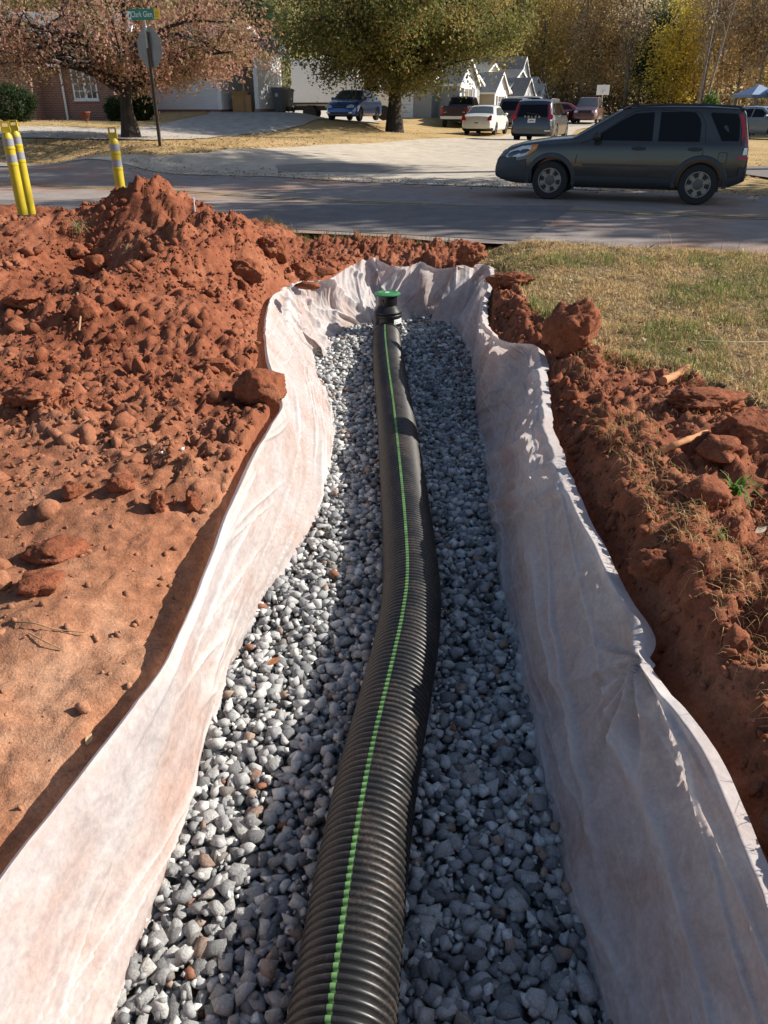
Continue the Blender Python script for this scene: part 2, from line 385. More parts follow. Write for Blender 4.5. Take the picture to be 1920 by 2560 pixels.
def trench_sd(x, y):
    """signed distance to the trench outline, positive inside"""
    x = np.asarray(x, float); y = np.asarray(y, float); best = np.full(np.shape(x), 1e9); ins = np.zeros(np.shape(x), bool)
    n = len(_POLY)
    for i in range(n):
        ax, ay = _POLY[i]; bx, by = _POLY[(i + 1) % n]; ex, ey = bx - ax, by - ay
        t_ = np.clip(((x - ax) * ex + (y - ay) * ey) / (ex * ex + ey * ey + 1e-12), 0, 1)
        if i < n - 1: best = np.minimum(best, (x - ax - t_ * ex) ** 2 + (y - ay - t_ * ey) ** 2)
        if abs(ey) > 1e-9: ins ^= ((ay > y) != (by > y)) & (x < ex * (y - ay) / ey + ax)
    return np.where(ins, 1, -1) * np.sqrt(best)
def lawn_y(x): return np.interp(x, [1.2, 1.3, 1.54, 2.0, 2.25, 3.0, 4.0, 7.0], [8.6, 6.4, 5.4, 4.95, 4.3, 2.6, 1.0, -1.0])
def bumpf(x, y, cx, cy, rx, ry, h, rot=0.0, p=1.0):
    ca, sa = math.cos(rot), math.sin(rot); a = ((x - cx) * ca + (y - cy) * sa) / rx; b_ = (-(x - cx) * sa + (y - cy) * ca) / ry
    return h * np.exp(-(a * a + b_ * b_) ** p)
def H(x, y, fine=True):
    """ground height around the excavation"""
    x = np.asarray(x, float); y = np.asarray(y, float)
    dt = dotn(x, y); tl = eL(y) - x; tr = x - eR(y)
    lump = fbm(x * 1.7, y * 1.7, 3, 4) if fine else 0 * x
    # left: smooth clay apron near the camera, spoil heap beyond
    zl = -0.17 + 0.07 * sstep(tl / 0.7) + 0.10 * sstep((y - 2.8) / 1.6) + 0.12 * sstep((y - 4.5) / 2.5) * sstep(tl / 0.5)
    heap = (bumpf(x, y, -2.45, 8.75, 0.72, 0.95, 0.55, 0.0, 0.8) + bumpf(x, y, -4.9, 8.6, 2.6, 1.0, 0.44) + bumpf(x, y, -1.85, 7.5, 0.38, 1.4, 0.20, -0.30)
            + bumpf(x, y, -3.6, 6.6, 1.1, 0.55, 0.17, 0.2) + bumpf(x, y, -1.9, 6.2, 0.8, 0.45, 0.12, 0.15) + bumpf(x, y, -1.3, 8.4, 0.5, 0.7, 0.10)
            - bumpf(x, y, -2.85, 7.75, 0.34, 0.6, 0.24, 0.3) + bumpf(x, y, -5.5, 7.3, 1.5, 0.8, 0.15))
    zl = zl + heap * sstep(tl / 0.35 + 0.2) * sstep((10.35 - dt) / 1.1)
    # right: gully beside the fabric, then the bank top with lawn behind
    near = 1 - sstep((y - 3.3) / 1.3)
    zr = np.where(tr < 0.0, -0.22, 0) + (-0.22 * near - 0.08 * (1 - near)) + (0.23 * near + 0.09 * (1 - near)) * sstep((tr - 0.03) / (0.22 + 0.12 * (1 - near)))
    zr = zr + 0.12 * sstep((y - 4.0) / 6.0) * sstep(tr / 0.8)
    zr = zr - np.where(tr > 0.4, 1, 0) * sstep((dt - 9.9) / 0.5) * 0.19
    z = np.where(x < 0.5 * (eL(y) + eR(y)), zl, zr)
    # beyond the trench end
    zb = -0.03 + 0.0 * x; wb_ = sstep((y - yB(x)) / 0.5) * sstep((1.6 - np.abs(x - 0.1)) / 0.6)
    z = z * (1 - wb_) + (zb + 0.6 * heap * sstep((-x - 0.3) / 0.8)) * wb_
    z = np.where(dt > 10.0, z - 0.25 * sstep((dt - 10.1) / 0.7) * 1.0, z)
    lawn = sstep((y - lawn_y(x)) / 0.35) * (x > 1.15)
    if fine:
        smooth_apron = (1 - sstep((y - 2.9 + 0.5 * vnoise(x * 1.3, y * 1.3, 8)) / 1.1)) * (x < 0)
        rough = (1 - 0.86 * smooth_apron) * (1 - 0.75 * lawn) * np.where(x > 0.5, 1.05, 1.0)
        wx, wy = fbm(x * 9, y * 9, 141, 3), fbm(x * 9 + 5, y * 9, 151, 3)      # break up the lump outlines
        w1 = worley(x * 3.1 + 0.4 * lump + 0.22 * wx, y * 3.1 + 0.22 * wy, 11); w2 = worley(x * 7.3 + 0.35 * wx, y * 7.3 + 0.3 * lump + 0.35 * wy, 21); w3 = worley(x * 17 + 0.5 * wy, y * 17 + 0.5 * wx, 31)
        w1 = np.clip(w1 - 0.25 * np.abs(wx) * (w1 > 0), 0, 1)
        sel = sstep(0.5 + 1.4 * vnoise(x * 1.1, y * 1.1, 41))
        on_heap = np.clip(heap * 2.0, 0, 1)
        rg = 1 - np.abs(fbm(x * 2.3 + 0.4 * lump, y * 2.3, 91, 3))
        z = z + rough * ((0.045 + 0.03 * on_heap) * lump + 0.05 * on_heap * (rg - 0.5) + 0.075 * w1 * sel * (0.5 + on_heap) + 0.055 * w2 * (0.4 + 0.6 * sel) + 0.026 * w3 + 0.020 * fbm(x * 22, y * 22, 51, 3))
        z = z + smooth_apron * (0.026 * fbm(x * 2.4, y * 2.4, 61, 5, 0.55) + 0.006 * fbm(x * 26, y * 26, 71, 3) - 0.012 * np.clip(1 - np.abs(vnoise(x * 3 + 0.4 * wx, y * 5 + 0.4 * wy, 73)) * 9, 0, 1) + 0.014 * w2 * sel)
        # ragged undercut lip on the near right bank
        z = z + near * np.exp(-((tr - 0.34) / 0.13) ** 2) * (0.05 * worley(x * 5, y * 4, 81) + 0.03 * vnoise(x * 9, y * 9, 82)) * (x > 0.4)
        lipw = np.exp(-(np.minimum(np.abs(tl), np.abs(tr)) / 0.10) ** 2)
        z = z - lipw * 0.05
    sd = trench_sd(x, y); ins = np.clip((sd + 0.075) / 0.03, 0, 1)
    z = z * (1 - ins) + np.minimum(z, -0.86) * ins
    return z

def graded(a, b_, s0, k, c=0.0):
    out = [a]
    while out[-1] < b_: out.append(out[-1] + s0 + k * abs(out[-1] - c))
    return np.array(out)
xs = np.concatenate([-graded(0, 7.2, 0.0125, 0.0042)[::-1][:-1], graded(0, 7.2, 0.0125, 0.0042)])
ys = graded(-0.6, 14.2, 0.009, 0.0040)
X, Y = np.meshgrid(xs, ys); Z = H(X, Y)
nx_, ny_ = len(xs), len(ys)
idx = np.arange(nx_ * ny_).reshape(ny_, nx_)
Fq = np.stack([idx[:-1, :-1], idx[:-1, 1:], idx[1:, 1:], idx[1:, :-1]], -1).reshape(-1, 4)
cx_, cy_ = X[:-1, :-1].ravel(), Y[:-1, :-1].ravel()
keep = dotn(cx_, cy_) < 10.8
keep &= trench_sd(cx_, cy_) < 0.12
V = np.stack([X, Y, Z], -1).reshape(-1, 3)
Fk = Fq[keep]; used = np.zeros(len(V), bool); used[Fk.ravel()] = True; remap = np.cumsum(used) - 1
# lawn faces carry the dry grass material
fc = V[Fk].mean(1); lawnf = (fc[:, 1] > lawn_y(fc[:, 0]) + 0.15 * vnoise(fc[:, 0] * 4, fc[:, 1] * 4, 5)) & (fc[:, 0] > 1.15)
m, nt, b = new_mat('lawn_soil'); v = coords(nt); f2 = noise_tex(nt, v, 30, 5, 0.75); f1 = noise_tex(nt, v, 2.5, 4)
c = ramp(nt, f1, [(0.35, (0.12, 0.09, 0.04)), (0.65, (0.22, 0.13, 0.065))])
nt.links.new(mixc(nt, 1.0, c, ramp(nt, f2, [(0.3, (0.5, 0.5, 0.5)), (0.7, (1.3, 1.3, 1.2))]), 'MULTIPLY'), b.inputs['Base Color'])
b.inputs['Roughness'].default_value = 1.0; bump(nt, b, f2, 0.7, 0.03); M['lawn_soil'] = m
g = np_obj('dirt_ground', V[used], remap[Fk], [M['clay'], M['lawn_soil']], smooth=True, midx=lawnf.astype(int))
tag(g, kind='structure')

# far ground, one sheet to the horizon, dropped under the excavation sheet
def sym_grid(lim, s0, k, c):
    a = graded(0, lim, s0, k); return np.concatenate([c - a[::-1][:-1], c + a])
gx = sym_grid(420, 0.6, 0.035, 0.0); gy = sym_grid(420, 0.6, 0.03, 18.0)
X2, Y2 = np.meshgrid(gx, gy); Z2 = T(X2, Y2)
hole = (np.abs(X2) < 6.9) & (Y2 > -0.4) & (dotn(X2, Y2) < 10.7)
Z2 = np.where(hole, -1.6, Z2); Z2 = np.where((dotn(X2, Y2) > 10.7) & (dotn(X2, Y2) < 18.0), Z2 - 0.06, Z2)
i2 = np.arange(X2.size).reshape(X2.shape)
F2 = np.stack([i2[:-1, :-1], i2[:-1, 1:], i2[1:, 1:], i2[1:, :-1]], -1).reshape(-1, 4)
tag(np_obj('ground', np.stack([X2, Y2, Z2], -1).reshape(-1, 3), F2, M['yard'], smooth=True), kind='structure')

def strip(name, A, B, mat, lift, nu=60, nv=14, kind='structure'):
    """draped sheet between two polylines (lists of x, y)"""
    def res(P):
        P = np.array([(p[0], p[1]) for p in P]); t = np.linspace(0, 1, len(P)); u = np.linspace(0, 1, nu)
        return np.stack([np.interp(u, t, P[:, 0]), np.interp(u, t, P[:, 1])], -1)
    a, b_ = res(A), res(B); w = np.linspace(0, 1, nv)[None, :, None]
    P = a[:, None, :] * (1 - w) + b_[:, None, :] * w
    z = T(P[..., 0], P[..., 1]) + lift
    i = np.arange(nu * nv).reshape(nu, nv)
    Fc = np.stack([i[:-1, :-1], i[:-1, 1:], i[1:, 1:], i[1:, :-1]], -1).reshape(-1, 4)
    o = np_obj(name, np.concatenate([P, z[..., None]], -1).reshape(-1, 3), Fc, mat, smooth=True)
    return tag(o, kind=kind)
def rp(s, q): return (NX * q + NY * s, NY * q - NX * s)
S = np.linspace(-80, 80, 161)
def wob(s, k): return 0.10 * float(vnoise(s * 0.7, k, 3)) + 0.05 * float(vnoise(s * 2.3, k, 4))
strip('road', [rp(s, ROAD0 + wob(s, 1)) for s in S], [rp(s, ROAD1 + wob(s, 7)) for s in S], M['road'], 0.03, 400, 24)
# broken double yellow centre line, worn
m, nt, b = new_mat('worn_yellow_paint'); v = coords(nt); f = noise_tex(nt, v, 9, 6, 0.75)
nt.links.new(ramp(nt, f, [(0.42, (0.15, 0.14, 0.13)), (0.55, (0.42, 0.28, 0.06))]), b.inputs['Base Color']); b.inputs['Roughness'].default_value = 0.85; M['yellow_paint'] = m
for q in (14.02, 14.24):
    strip('centre_line', [rp(s, q) for s in S], [rp(s, q + 0.10) for s in S], M['yellow_paint'], 0.036, 300, 2)
# side street joining from behind
SL = [onT(a, b_) for a, b_ in ((-150, 412), (0, 408), (200, 403), (400, 394), (520, 386), (700, 373), (850, 363), (1000, 355), (1090, 349))]
SL = [(p.x, p.y) for p in SL] + [(6.3, 46), (10.5, 62), (19, 92), (30, 130)]
SR = [rp(s, 17.9) for s in (-16, -14, -12, -9, -6, -3.5, -1.5)] + [(2.9, 20.2), (4.2, 25.5), (8.9, 42), (13.5, 59), (26, 90), (38, 130)]
strip('side_street', SL, SR, M['street'], 0.042, 220, 40)
pz = [onT(a, b_) for a, b_ in ((690, 418), (870, 412), (1010, 424), (960, 436), (700, 436))]
strip('asphalt_patch', [(pz[0].x, pz[0].y), (pz[1].x, pz[1].y), (pz[2].x, pz[2].y)], [(pz[4].x, pz[4].y), (pz[3].x - .4, pz[3].y), (pz[3].x, pz[3].y)], asphalt('patch_asphalt', (0.24, 0.21, 0.18), 0.6), 0.05, 20, 8)
pz = [rp(s, 11.0 + 0.33 * s + 4.5) for s in (-12.5, -10, -8, -6, -4, -2)]
strip('fresh_asphalt', pz, [rp(s, 10.5) for s in (-12.5, -10, -8, -6, -4, -2)], M['patch'], 0.037, 60, 20)
UP = [onT(a, b_) for a, b_ in ((-80, 322), (0, 320), (130, 318), (300, 324), (385, 316), (440, 303), (520, 288), (575, 276), (700, 270))]
LO = [onT(a, b_) for a, b_ in ((-80, 346), (0, 346), (130, 347), (250, 350), (380, 352), (480, 350), (600, 337), (760, 314), (965, 300))]
strip('driveway', [(p.x, p.y) for p in UP], [(p.x, p.y) for p in LO], M['drive'], 0.03, 120, 24)
strip('driveway', [(9, 24), (14, 26), (22, 27)], [(9.5, 20.0), (15, 19), (22, 18)], M['patch'], 0.045, 20, 10)

# ------------------------------------------------------------------ filter fabric
def catmull(P, n):
    P = np.array(P, float); Q = np.vstack([2 * P[0] - P[1], P, 2 * P[-1] - P[-2]]); out = []
    for u in np.linspace(0, len(P) - 1 - 1e-6, n):
        i = int(u); t = u - i; a, b_, c_, d = Q[i], Q[i + 1], Q[i + 2], Q[i + 3]
        out.append(0.5 * ((2 * b_) + (c_ - a) * t + (2 * a - 5 * b_ + 4 * c_ - d) * t * t + (3 * b_ - a - 3 * c_ + d) * t ** 3))
    return np.array(out)
def sheet(name, bot, top, nu, nv, fold, lip, label, out, lipw=1.0):
    """lofted cloth: rows run from the gravel up to the lip; fold(U, Wt, P) gives normal displacement"""
    b_, t_ = catmull(bot, nu), catmull(top, nu)
    w = np.linspace(0, 1, nv); wv = w[None, :, None]
    P = b_[:, None, :] * (1 - wv) + t_[:, None, :] * wv
    P[..., 2] += (-0.035 * np.sin(math.pi * w))[None, :]
    du = np.gradient(P, axis=0); dv = np.gradient(P, axis=1)
    Nn = np.cross(du, dv); Nn /= np.linalg.norm(Nn, axis=-1, keepdims=True) + 1e-9
    seg = np.linalg.norm(np.diff(P[:, nv // 2], axis=0), axis=1); U = np.concatenate([[0], np.cumsum(seg)])[:, None] + 0 * w[None, :]
    hgt = np.linalg.norm(t_ - b_, axis=1)[:, None] * w[None, :]
    dsp, mask = fold(U, w[None, :] + 0 * U, hgt, P); P = P + Nn * dsp[..., None]
    band = sstep((w[None, :] - 0.93 + 0.05 * vnoise(U * 1.5, U * 0, 8)) / 0.05) * 0.22
    mask = np.clip(np.maximum(mask, band), 0, 1)
    # turned-over lip
    k = lip; ov = np.linspace(0, 1, k + 1)[1:]
    dirv = np.array(out, float); ends = P[:, -1:, :]
    Ul = U[:, :1]
    flare = lipw * (0.06 + 0.02 * vnoise(Ul * 1.3, Ul * 0, 5))
    lipP = ends + dirv[None, None, :] * (flare * ov[None, :])[..., None]
    lipP[..., 2] -= (0.022 + 0.012 * vnoise(Ul * 1.7, Ul * 0 + 9, 7)) * ov[None, :]
    P = np.concatenate([P, lipP], 1); nv2 = P.shape[1]
    i = np.arange(nu * nv2).reshape(nu, nv2)
    Fc = np.stack([i[:-1, :-1], i[:-1, 1:], i[1:, 1:], i[1:, :-1]], -1).reshape(-1, 4)
    mk = np.concatenate([mask, np.repeat(mask[:, -1:], k, 1)], 1).reshape(-1, 1)
    o = np_obj(name, P.reshape(-1, 3), Fc, M['fabric'], smooth=True, col=np.repeat(mk, 3, 1))
    return tag(o, label, 'fabric', 'filter fabric lining the trench')
def ridge(t, s=1.0): return 1 - np.abs(t) * s
def crease(t, k): return np.clip(1 - np.abs(t) * k, 0, 1) ** 1.5
def wrinkle(U, h, seed, slope, f, dens):
    """sparse sharp ridges running mostly along the sheet, breaking up"""
    q = h * f - U * slope + 0.22 * vnoise(U * 1.4, h * 3, seed + 1) + 0.05 * vnoise(U * 5, h * 9, seed + 2)
    gate = sstep(0.35 + 1.5 * vnoise(U * 0.9, h * 3.5, seed + 3))
    return crease(vnoise(q, U * dens, seed), 8) * gate
def fold_left(U, w, h, P):
    prof = sstep(w / 0.10) * sstep((1.03 - w) / 0.08)
    a = 0.012 * fbm(h * 5.0 - U * 0.75, U * 0.12 + 3, 101, 3) * prof
    wr_ = [wrinkle(U, h, 102, 1.1, 8, 0.18), wrinkle(U, h, 142, 2.2, 17, 0.3), wrinkle(U, h, 152, 0.6, 22, 0.4), wrinkle(U, h, 162, -1.6, 9, 0.3)]
    s = (0.034 * wr_[0] + 0.020 * wr_[1] + 0.013 * wr_[2] + 0.018 * wr_[3]) * prof
    e = 0.030 * vnoise(U * 0.7, w * 0.7, 103) * np.sin(math.pi * np.clip(w, 0, 1)) + 0.0035 * fbm(U * 14, h * 16, 109, 3) * prof
    far = sstep((U - 5.0) / 1.2)
    pl = far * (0.014 * fbm(U * 5.5, w * 1.0, 105, 3) + 0.030 * crease(vnoise(U * 4.0 + w * 1.6, w * 0.6, 108), 5)) * prof
    return a + s + e + pl, 0.55 * wr_[0] + 0.5 * wr_[1] + 0.5 * wr_[2] + 0.4 * wr_[3]
def fold_right(U, w, h, P):
    y = P[..., 1]; far = sstep((y - 6.2) / 0.8)
    prof = sstep(w / 0.12) * sstep((1.06 - w) / 0.12)
    e = 0.035 * vnoise(U * 0.8, w * 0.6, 111) * np.sin(math.pi * np.clip(w, 0, 1)) + 0.003 * fbm(U * 14, h * 16, 110, 3) * prof
    a = 0.014 * fbm(h * 5 - U * 0.6, U * 0.15, 112, 3) * prof
    wr_ = [wrinkle(U, h, 113, 1.2, 7, 0.2), wrinkle(U, h, 143, 0.5, 18, 0.35), wrinkle(U, h, 153, -1.4, 8, 0.3)]
    s = (0.022 * wr_[0] + 0.012 * wr_[1] + 0.014 * wr_[2]) * prof
    # fan of pleats gathered at one point of the lip
    i0 = int(np.argmin(np.abs(P[:, -1, 1] - R_TOP[6][1])))
    dU = U - U[i0, 0]; dh = h[i0, -1] - h; rad = np.sqrt(dU ** 2 + dh ** 2) + 1e-3; ang_ = np.arctan2(dh, dU)
    fan = 0.035 * np.exp(-rad / 0.30) * sstep(rad / 0.04) * np.sin(ang_ * 12 + 1.5 * vnoise(ang_ * 2, rad * 2, 115))
    for a0, k_, am, ln_ in ((0.80, 7, 0.060, 0.55), (1.05, 6, -0.055, 0.5), (1.35, 9, 0.035, 0.35), (0.45, 8, 0.035, 0.5), (2.1, 6, 0.040, 0.5), (2.6, 8, 0.035, 0.5), (1.8, 7, -0.03, 0.4)):
        fan = fan + am * crease(ang_ - a0 - 0.10 * vnoise(rad * 4, rad * 0 + a0, 116), k_) * np.exp(-rad / ln_) * sstep(rad / 0.07)
    mid = sstep((y - 2.9) / 0.8) * (1 - far)
    mp = mid * (0.020 * fbm(U * 3.2 + 2.2 * h, h * 0.9, 116, 3) + 0.042 * crease(vnoise(U * 2.4 + 2.8 * h, h * 0.8, 119), 4) + 0.022 * crease(vnoise(U * 5 + 4 * h, h * 1.2, 129), 5)) * prof
    pl = far * (0.016 * fbm(U * 9 - 3.0 * h, w * 0.8, 117, 3) + 0.034 * crease(vnoise(U * 8 - 2.0 * h, w * 0.5, 120), 3.5)) * prof
    return e - (a + s) * (1 - far) - fan - mp - pl, 0.4 * wr_[0] + 0.4 * wr_[1] + 0.3 * wr_[2] + 0.5 * far * crease(vnoise(U * 8 - 2.0 * h, w * 0.5, 120), 3.5)
def fold_back(U, w, h, P):
    prof = sstep(w / 0.08)
    pl = 0.026 * fbm(U * 7.5 + 1.5 * np.sin(3 * w), w * 1.1, 121, 4, 0.6) * (0.45 + 0.8 * w)
    e = 0.05 * vnoise(U * 2.2, w * 1.6, 122) * np.sin(math.pi * w)
    cr = 0.045 * crease(vnoise(U * 4.2 + w * 1.6, w * 1.2, 123), 4) + 0.03 * crease(vnoise(U * 6 - w * 2.5, w * 1.5, 124), 5)
    return (pl + e + cr) * prof, 0.5 * crease(vnoise(U * 4.2 + w * 1.6, w * 1.2, 123), 4)
sheet('filter_fabric', L_BOT, L_TOP, 1000, 130, fold_left, 6, 'sunlit white nonwoven fabric lining the left trench wall', (-0.9, 0.05, 0), 0.35)
sheet('filter_fabric', R_BOT, R_TOP, 1000, 130, fold_right, 6, 'shaded white nonwoven fabric draped down the right trench wall', (0.9, 0, 0))
sheet('filter_fabric', B_BOT, B_TOP, 420, 120, fold_back, 8, 'crumpled white fabric across the trench end behind the riser', (0.1, 1.4, 0))

# ------------------------------------------------------------------ gravel bed
def gsurf(x, y): return -0.69 + 0.022 * vnoise(x * 3, y * 3, 131) + 0.012 * vnoise(x * 9, y * 9, 132) + 0.10 * sstep((y - 7.0) / 1.4)
gxs = np.linspace(-1.15, 1.15, 70); gys = np.linspace(-0.5, 9.3, 240)
GX, GY = np.meshgrid(gxs, gys); gi = np.arange(GX.size).reshape(GX.shape)
GF = np.stack([gi[:-1, :-1], gi[:-1, 1:], gi[1:, 1:], gi[1:, :-1]], -1).reshape(-1, 4)
gc = (GX[:-1, :-1].ravel(), GY[:-1, :-1].ravel())
gk = (gc[0] > np.interp(gc[1], _gly, _glx) - 0.12) & (gc[0] < np.interp(gc[1], _gry, _grx) + 0.12)
m, nt, b = new_mat('gravel_fines'); v = coords(nt); f = noise_tex(nt, v, 40, 5, 0.7)
nt.links.new(ramp(nt, f, [(0.35, (0.07, 0.068, 0.066)), (0.7, (0.26, 0.255, 0.25))]), b.inputs['Base Color']); b.inputs['Roughness'].default_value = 0.95; bump(nt, b, f, 1.0, 0.03); M['fines'] = m
bed = tag(np_obj('gravel_bed', np.stack([GX, GY, gsurf(GX, GY) - 0.055], -1).reshape(-1, 3), GF[gk], M['fines'], smooth=True), kind='structure')
# angular stones from convex hulls
def hull_stone(seed):
    r_ = random.Random(seed); bm = bmesh.new()
    ax = (1.0, r_.uniform(0.6, 0.95), r_.uniform(0.42, 0.75))
    for sx_ in (-1, 1):
        for sy_ in (-1, 1):
            for sz_ in (-1, 1):
                if r_.random() < 0.14: continue
                p = Vector((sx_ * r_.uniform(0.35, 1.0), sy_ * r_.uniform(0.35, 1.0), sz_ * r_.uniform(0.45, 0.95)))
                bm.verts.new((p.x * ax[0] * 0.86, p.y * ax[1] * 0.86, p.z * ax[2] * 0.86))
    for _ in range(r_.choice((2, 3, 4))):
        p = Vector((r_.gauss(0, 1), r_.gauss(0, 1), r_.gauss(0, 1))).normalized() * 1.05; bm.verts.new((p.x * ax[0], p.y * ax[1], p.z * ax[2]))
    bmesh.ops.convex_hull(bm, input=bm.verts); bmesh.ops.delete(bm, geom=[v_ for v_ in bm.verts if not v_.link_faces], context='VERTS')
    bmesh.ops.triangulate(bm, faces=bm.faces)
    bm.verts.ensure_lookup_table(); Vs = np.array([v_.co[:] for v_ in bm.verts]); bm.verts.index_update()
    Fs = np.array([[v_.index for v_ in f_.verts] for f_ in bm.faces]); bm.free(); return Vs, Fs
STN = [hull_stone(900 + k) for k in range(26)]
STM = [np_mesh('stone', v_, f_, M['stone']) for v_, f_ in STN]
pal = np.array([(0.16, 0.165, 0.17), (0.23, 0.235, 0.24), (0.30, 0.303, 0.303), (0.38, 0.38, 0.375), (0.48, 0.48, 0.465), (0.58, 0.58, 0.55), (0.30, 0.22, 0.17), (0.24, 0.105, 0.06), (0.19, 0.17, 0.15)])
pw = np.array([.09, .14, .20, .21, .18, .12, .03, .01, .02]); pw /= pw.sum()
def rotm(r_):
    q = r_.normal(size=4); q /= np.linalg.norm(q); w_, x_, y_, z_ = q
    return np.array([[1 - 2 * (y_ * y_ + z_ * z_), 2 * (x_ * y_ - z_ * w_), 2 * (x_ * z_ + y_ * w_)], [2 * (x_ * y_ + z_ * w_), 1 - 2 * (x_ * x_ + z_ * z_), 2 * (y_ * z_ - x_ * w_)], [2 * (x_ * z_ - y_ * w_), 2 * (y_ * z_ + x_ * w_), 1 - 2 * (x_ * x_ + y_ * y_)]])
stones = []
for layer, (sp, dz, rmin, rmax) in enumerate(((0.040, -0.050, 0.020, 0.036), (0.051, -0.016, 0.020, 0.046), (0.066, 0.000, 0.012, 0.040), (0.046, -0.012, 0.007, 0.015))):
    y = 0.0; row = 0
    while y < 9.15:
        x0, x1 = np.interp(y, _gly, _glx) - 0.06, np.interp(y, _gry, _grx) + 0.06
        for x in np.arange(x0 + (row % 2) * sp / 2, x1, sp):
            jx, jy = x + rng.uniform(-.4, .4) * sp, y + rng.uniform(-.4, .4) * sp
            rad = rng.uniform(rmin, rmax) * (1.15 if rng.random() < 0.10 else 1.0)
            stones.append((jx, jy, float(gsurf(jx, jy)) + dz + rng.uniform(-.008, .012), rad, layer))
        y += sp * 0.87; row += 1
# the 300 that show largest become single parts, the rest one mass
def shown(s):
    d = s[1] * CP + (CAM_H - s[2]) * SP; v_ = (-(s[1]) * SP + (CAM_H - s[2]) * CP) / d * F + 1280; u_ = s[0] / d * F + 960
    ok = (0 < u_ < 1920) and v_ < 2590 and s[4] > 0 and abs(s[0] - np.interp(s[1], PIPE_Y, PIPE_X)) > 0.14 and np.interp(s[1], _gly, _glx) < s[0] < np.interp(s[1], _gry, _grx)
    return s[3] / d if ok else 0
# pipe axis (used above and below)
_pp = [onz(a, b_, -0.52) for a, b_ in ((790, 2960), (822, 2740), (846, 2560), (868, 2400), (905, 2130), (945, 1900), (985, 1720), (1018, 1560), (1029, 1450), (1022, 1320), (1008, 1180), (991, 1030), (977, 930), (969, 860), (967, 824))]
PIPE = catmull([(p.x, p.y, -0.605) for p in _pp], 400)
PIPE_Y, PIPE_X = PIPE[:, 1], PIPE[:, 0]
order = sorted(range(len(stones)), key=lambda i: -shown(stones[i]))
single = set(order[:300])
VV = []; FF = []; CC = []; off = 0
for i, (x, y, z, rad, layer) in enumerate(stones):
    k = int(rng.integers(len(STN))); Rm = rotm(rng)
    if layer > 0: # lie mostly flat
        a = rng.uniform(0, 6.28); ca, sa = math.cos(a), math.sin(a); tilt = rng.normal(0, 0.45); ct, st = math.cos(tilt), math.sin(tilt)
        Rm = np.array([[ca, -sa, 0], [sa, ca, 0], [0, 0, 1]]) @ np.array([[1, 0, 0], [0, ct, -st], [0, st, ct]])
    if i in single:
        o = bpy.data.objects.new('stone', STM[k]); link(o, bed)
        o.matrix_local = Matrix.Translation((x, y, z)) @ Matrix(Rm.tolist()).to_4x4() @ Matrix.Diagonal((rad, rad, rad, 1)); continue
    v_, f_ = STN[k]; VV.append((v_ * rad) @ Rm.T + (x, y, z)); FF.append(f_ + off); off += len(v_)
    c_ = pal[rng.choice(len(pal), p=pw)] * rng.uniform(0.85, 1.15); CC.append(np.repeat(c_[None], len(v_), 0))
o = np_obj('loose_stones', np.vstack(VV), np.vstack(FF), M['stone_mass'], bed, col=np.vstack(CC)); tag(o, kind='stuff')

# ------------------------------------------------------------------ corrugated pipe
PR = 0.150
seg = np.linalg.norm(np.diff(PIPE, axis=0), axis=1); arc = np.concatenate([[0], np.cumsum(seg)]); total = arc[-1]
pitch = 0.0275; prof = [(0.0, -0.015), (0.14, -0.015), (0.24, -0.004), (0.36, -0.0006), (0.55, 0.0008), (0.74, -0.0006), (0.86, -0.004), (0.96, -0.015)]
ss, rr = [], []
for k in range(int(total / pitch)):
    for t_, dr in prof: ss.append((k + t_) * pitch); rr.append(PR + dr)
ss = np.array(ss); rr = np.array(rr)
C = np.stack([np.interp(ss, arc, PIPE[:, j]) for j in range(3)], -1)
Tn = np.gradient(np.stack([np.interp(ss, arc, PIPE[:, j]) for j in range(3)], -1), axis=0)
ker = np.ones(41) / 41
for j in range(3): Tn[:, j] = np.convolve(np.pad(Tn[:, j], 20, 'edge'), ker, 'valid')
Tn /= np.linalg.norm(Tn, axis=1, keepdims=True)
side = np.cross(Tn, (0, 0, 1)); side /= np.linalg.norm(side, axis=1, keepdims=True); upv = np.cross(side, Tn)
def ringmesh(angles, extra, closed):
    q = np.array(angles); ns, nq = len(ss), len(q)
    P = C[:, None, :] + (side[:, None, :] * np.cos(q)[None, :, None] + upv[:, None, :] * np.sin(q)[None, :, None]) * (rr + extra)[:, None, None]
    i = np.arange(ns * nq).reshape(ns, nq); j = np.roll(i, -1, 1) if closed else i[:, 1:]; i_ = i if closed else i[:, :-1]
    return P.reshape(-1, 3), np.stack([i_[:-1], j[:-1], j[1:], i_[1:]], -1).reshape(-1, 4)
pipe_t = empty('corrugated_pipe', (float(PIPE[0, 0]), float(PIPE[0, 1]), 0), 0, 'long black corrugated drain pipe with a green stripe lying on the gravel', 'pipe')
def under(o, p): o.parent = p; o.matrix_parent_inverse = Matrix.Translation(p.location).inverted(); return o
V_, F_ = ringmesh(np.linspace(0, 2 * math.pi, 57)[:-1], 0.0, True)
under(np_obj('pipe_wall', V_, F_, M['pipe'], smooth=True), pipe_t)
V_, F_ = ringmesh(np.linspace(R(95.5), R(101.5), 6), 0.0012, False)
under(np_obj('stripe', V_, F_, M['stripe'], smooth=True), pipe_t)
# small moulded vent slots on the right flank
mb = MB()
for k in range(0, 60):
    n_ = k * 8 + 4
    if n_ >= len(ss): break
    for a_ in (R(12), R(20)):
        p = C[n_] + (side[n_] * math.cos(a_) + upv[n_] * math.sin(a_)) * (PR + 0.0012); t3 = Tn[n_]; w3 = -side[n_] * math.sin(a_) + upv[n_] * math.cos(a_)
        mb.poly([p + t3 * 0.004 + w3 * 0.004, p - t3 * 0.004 + w3 * 0.004, p - t3 * 0.004 - w3 * 0.004, p + t3 * 0.004 - w3 * 0.004])
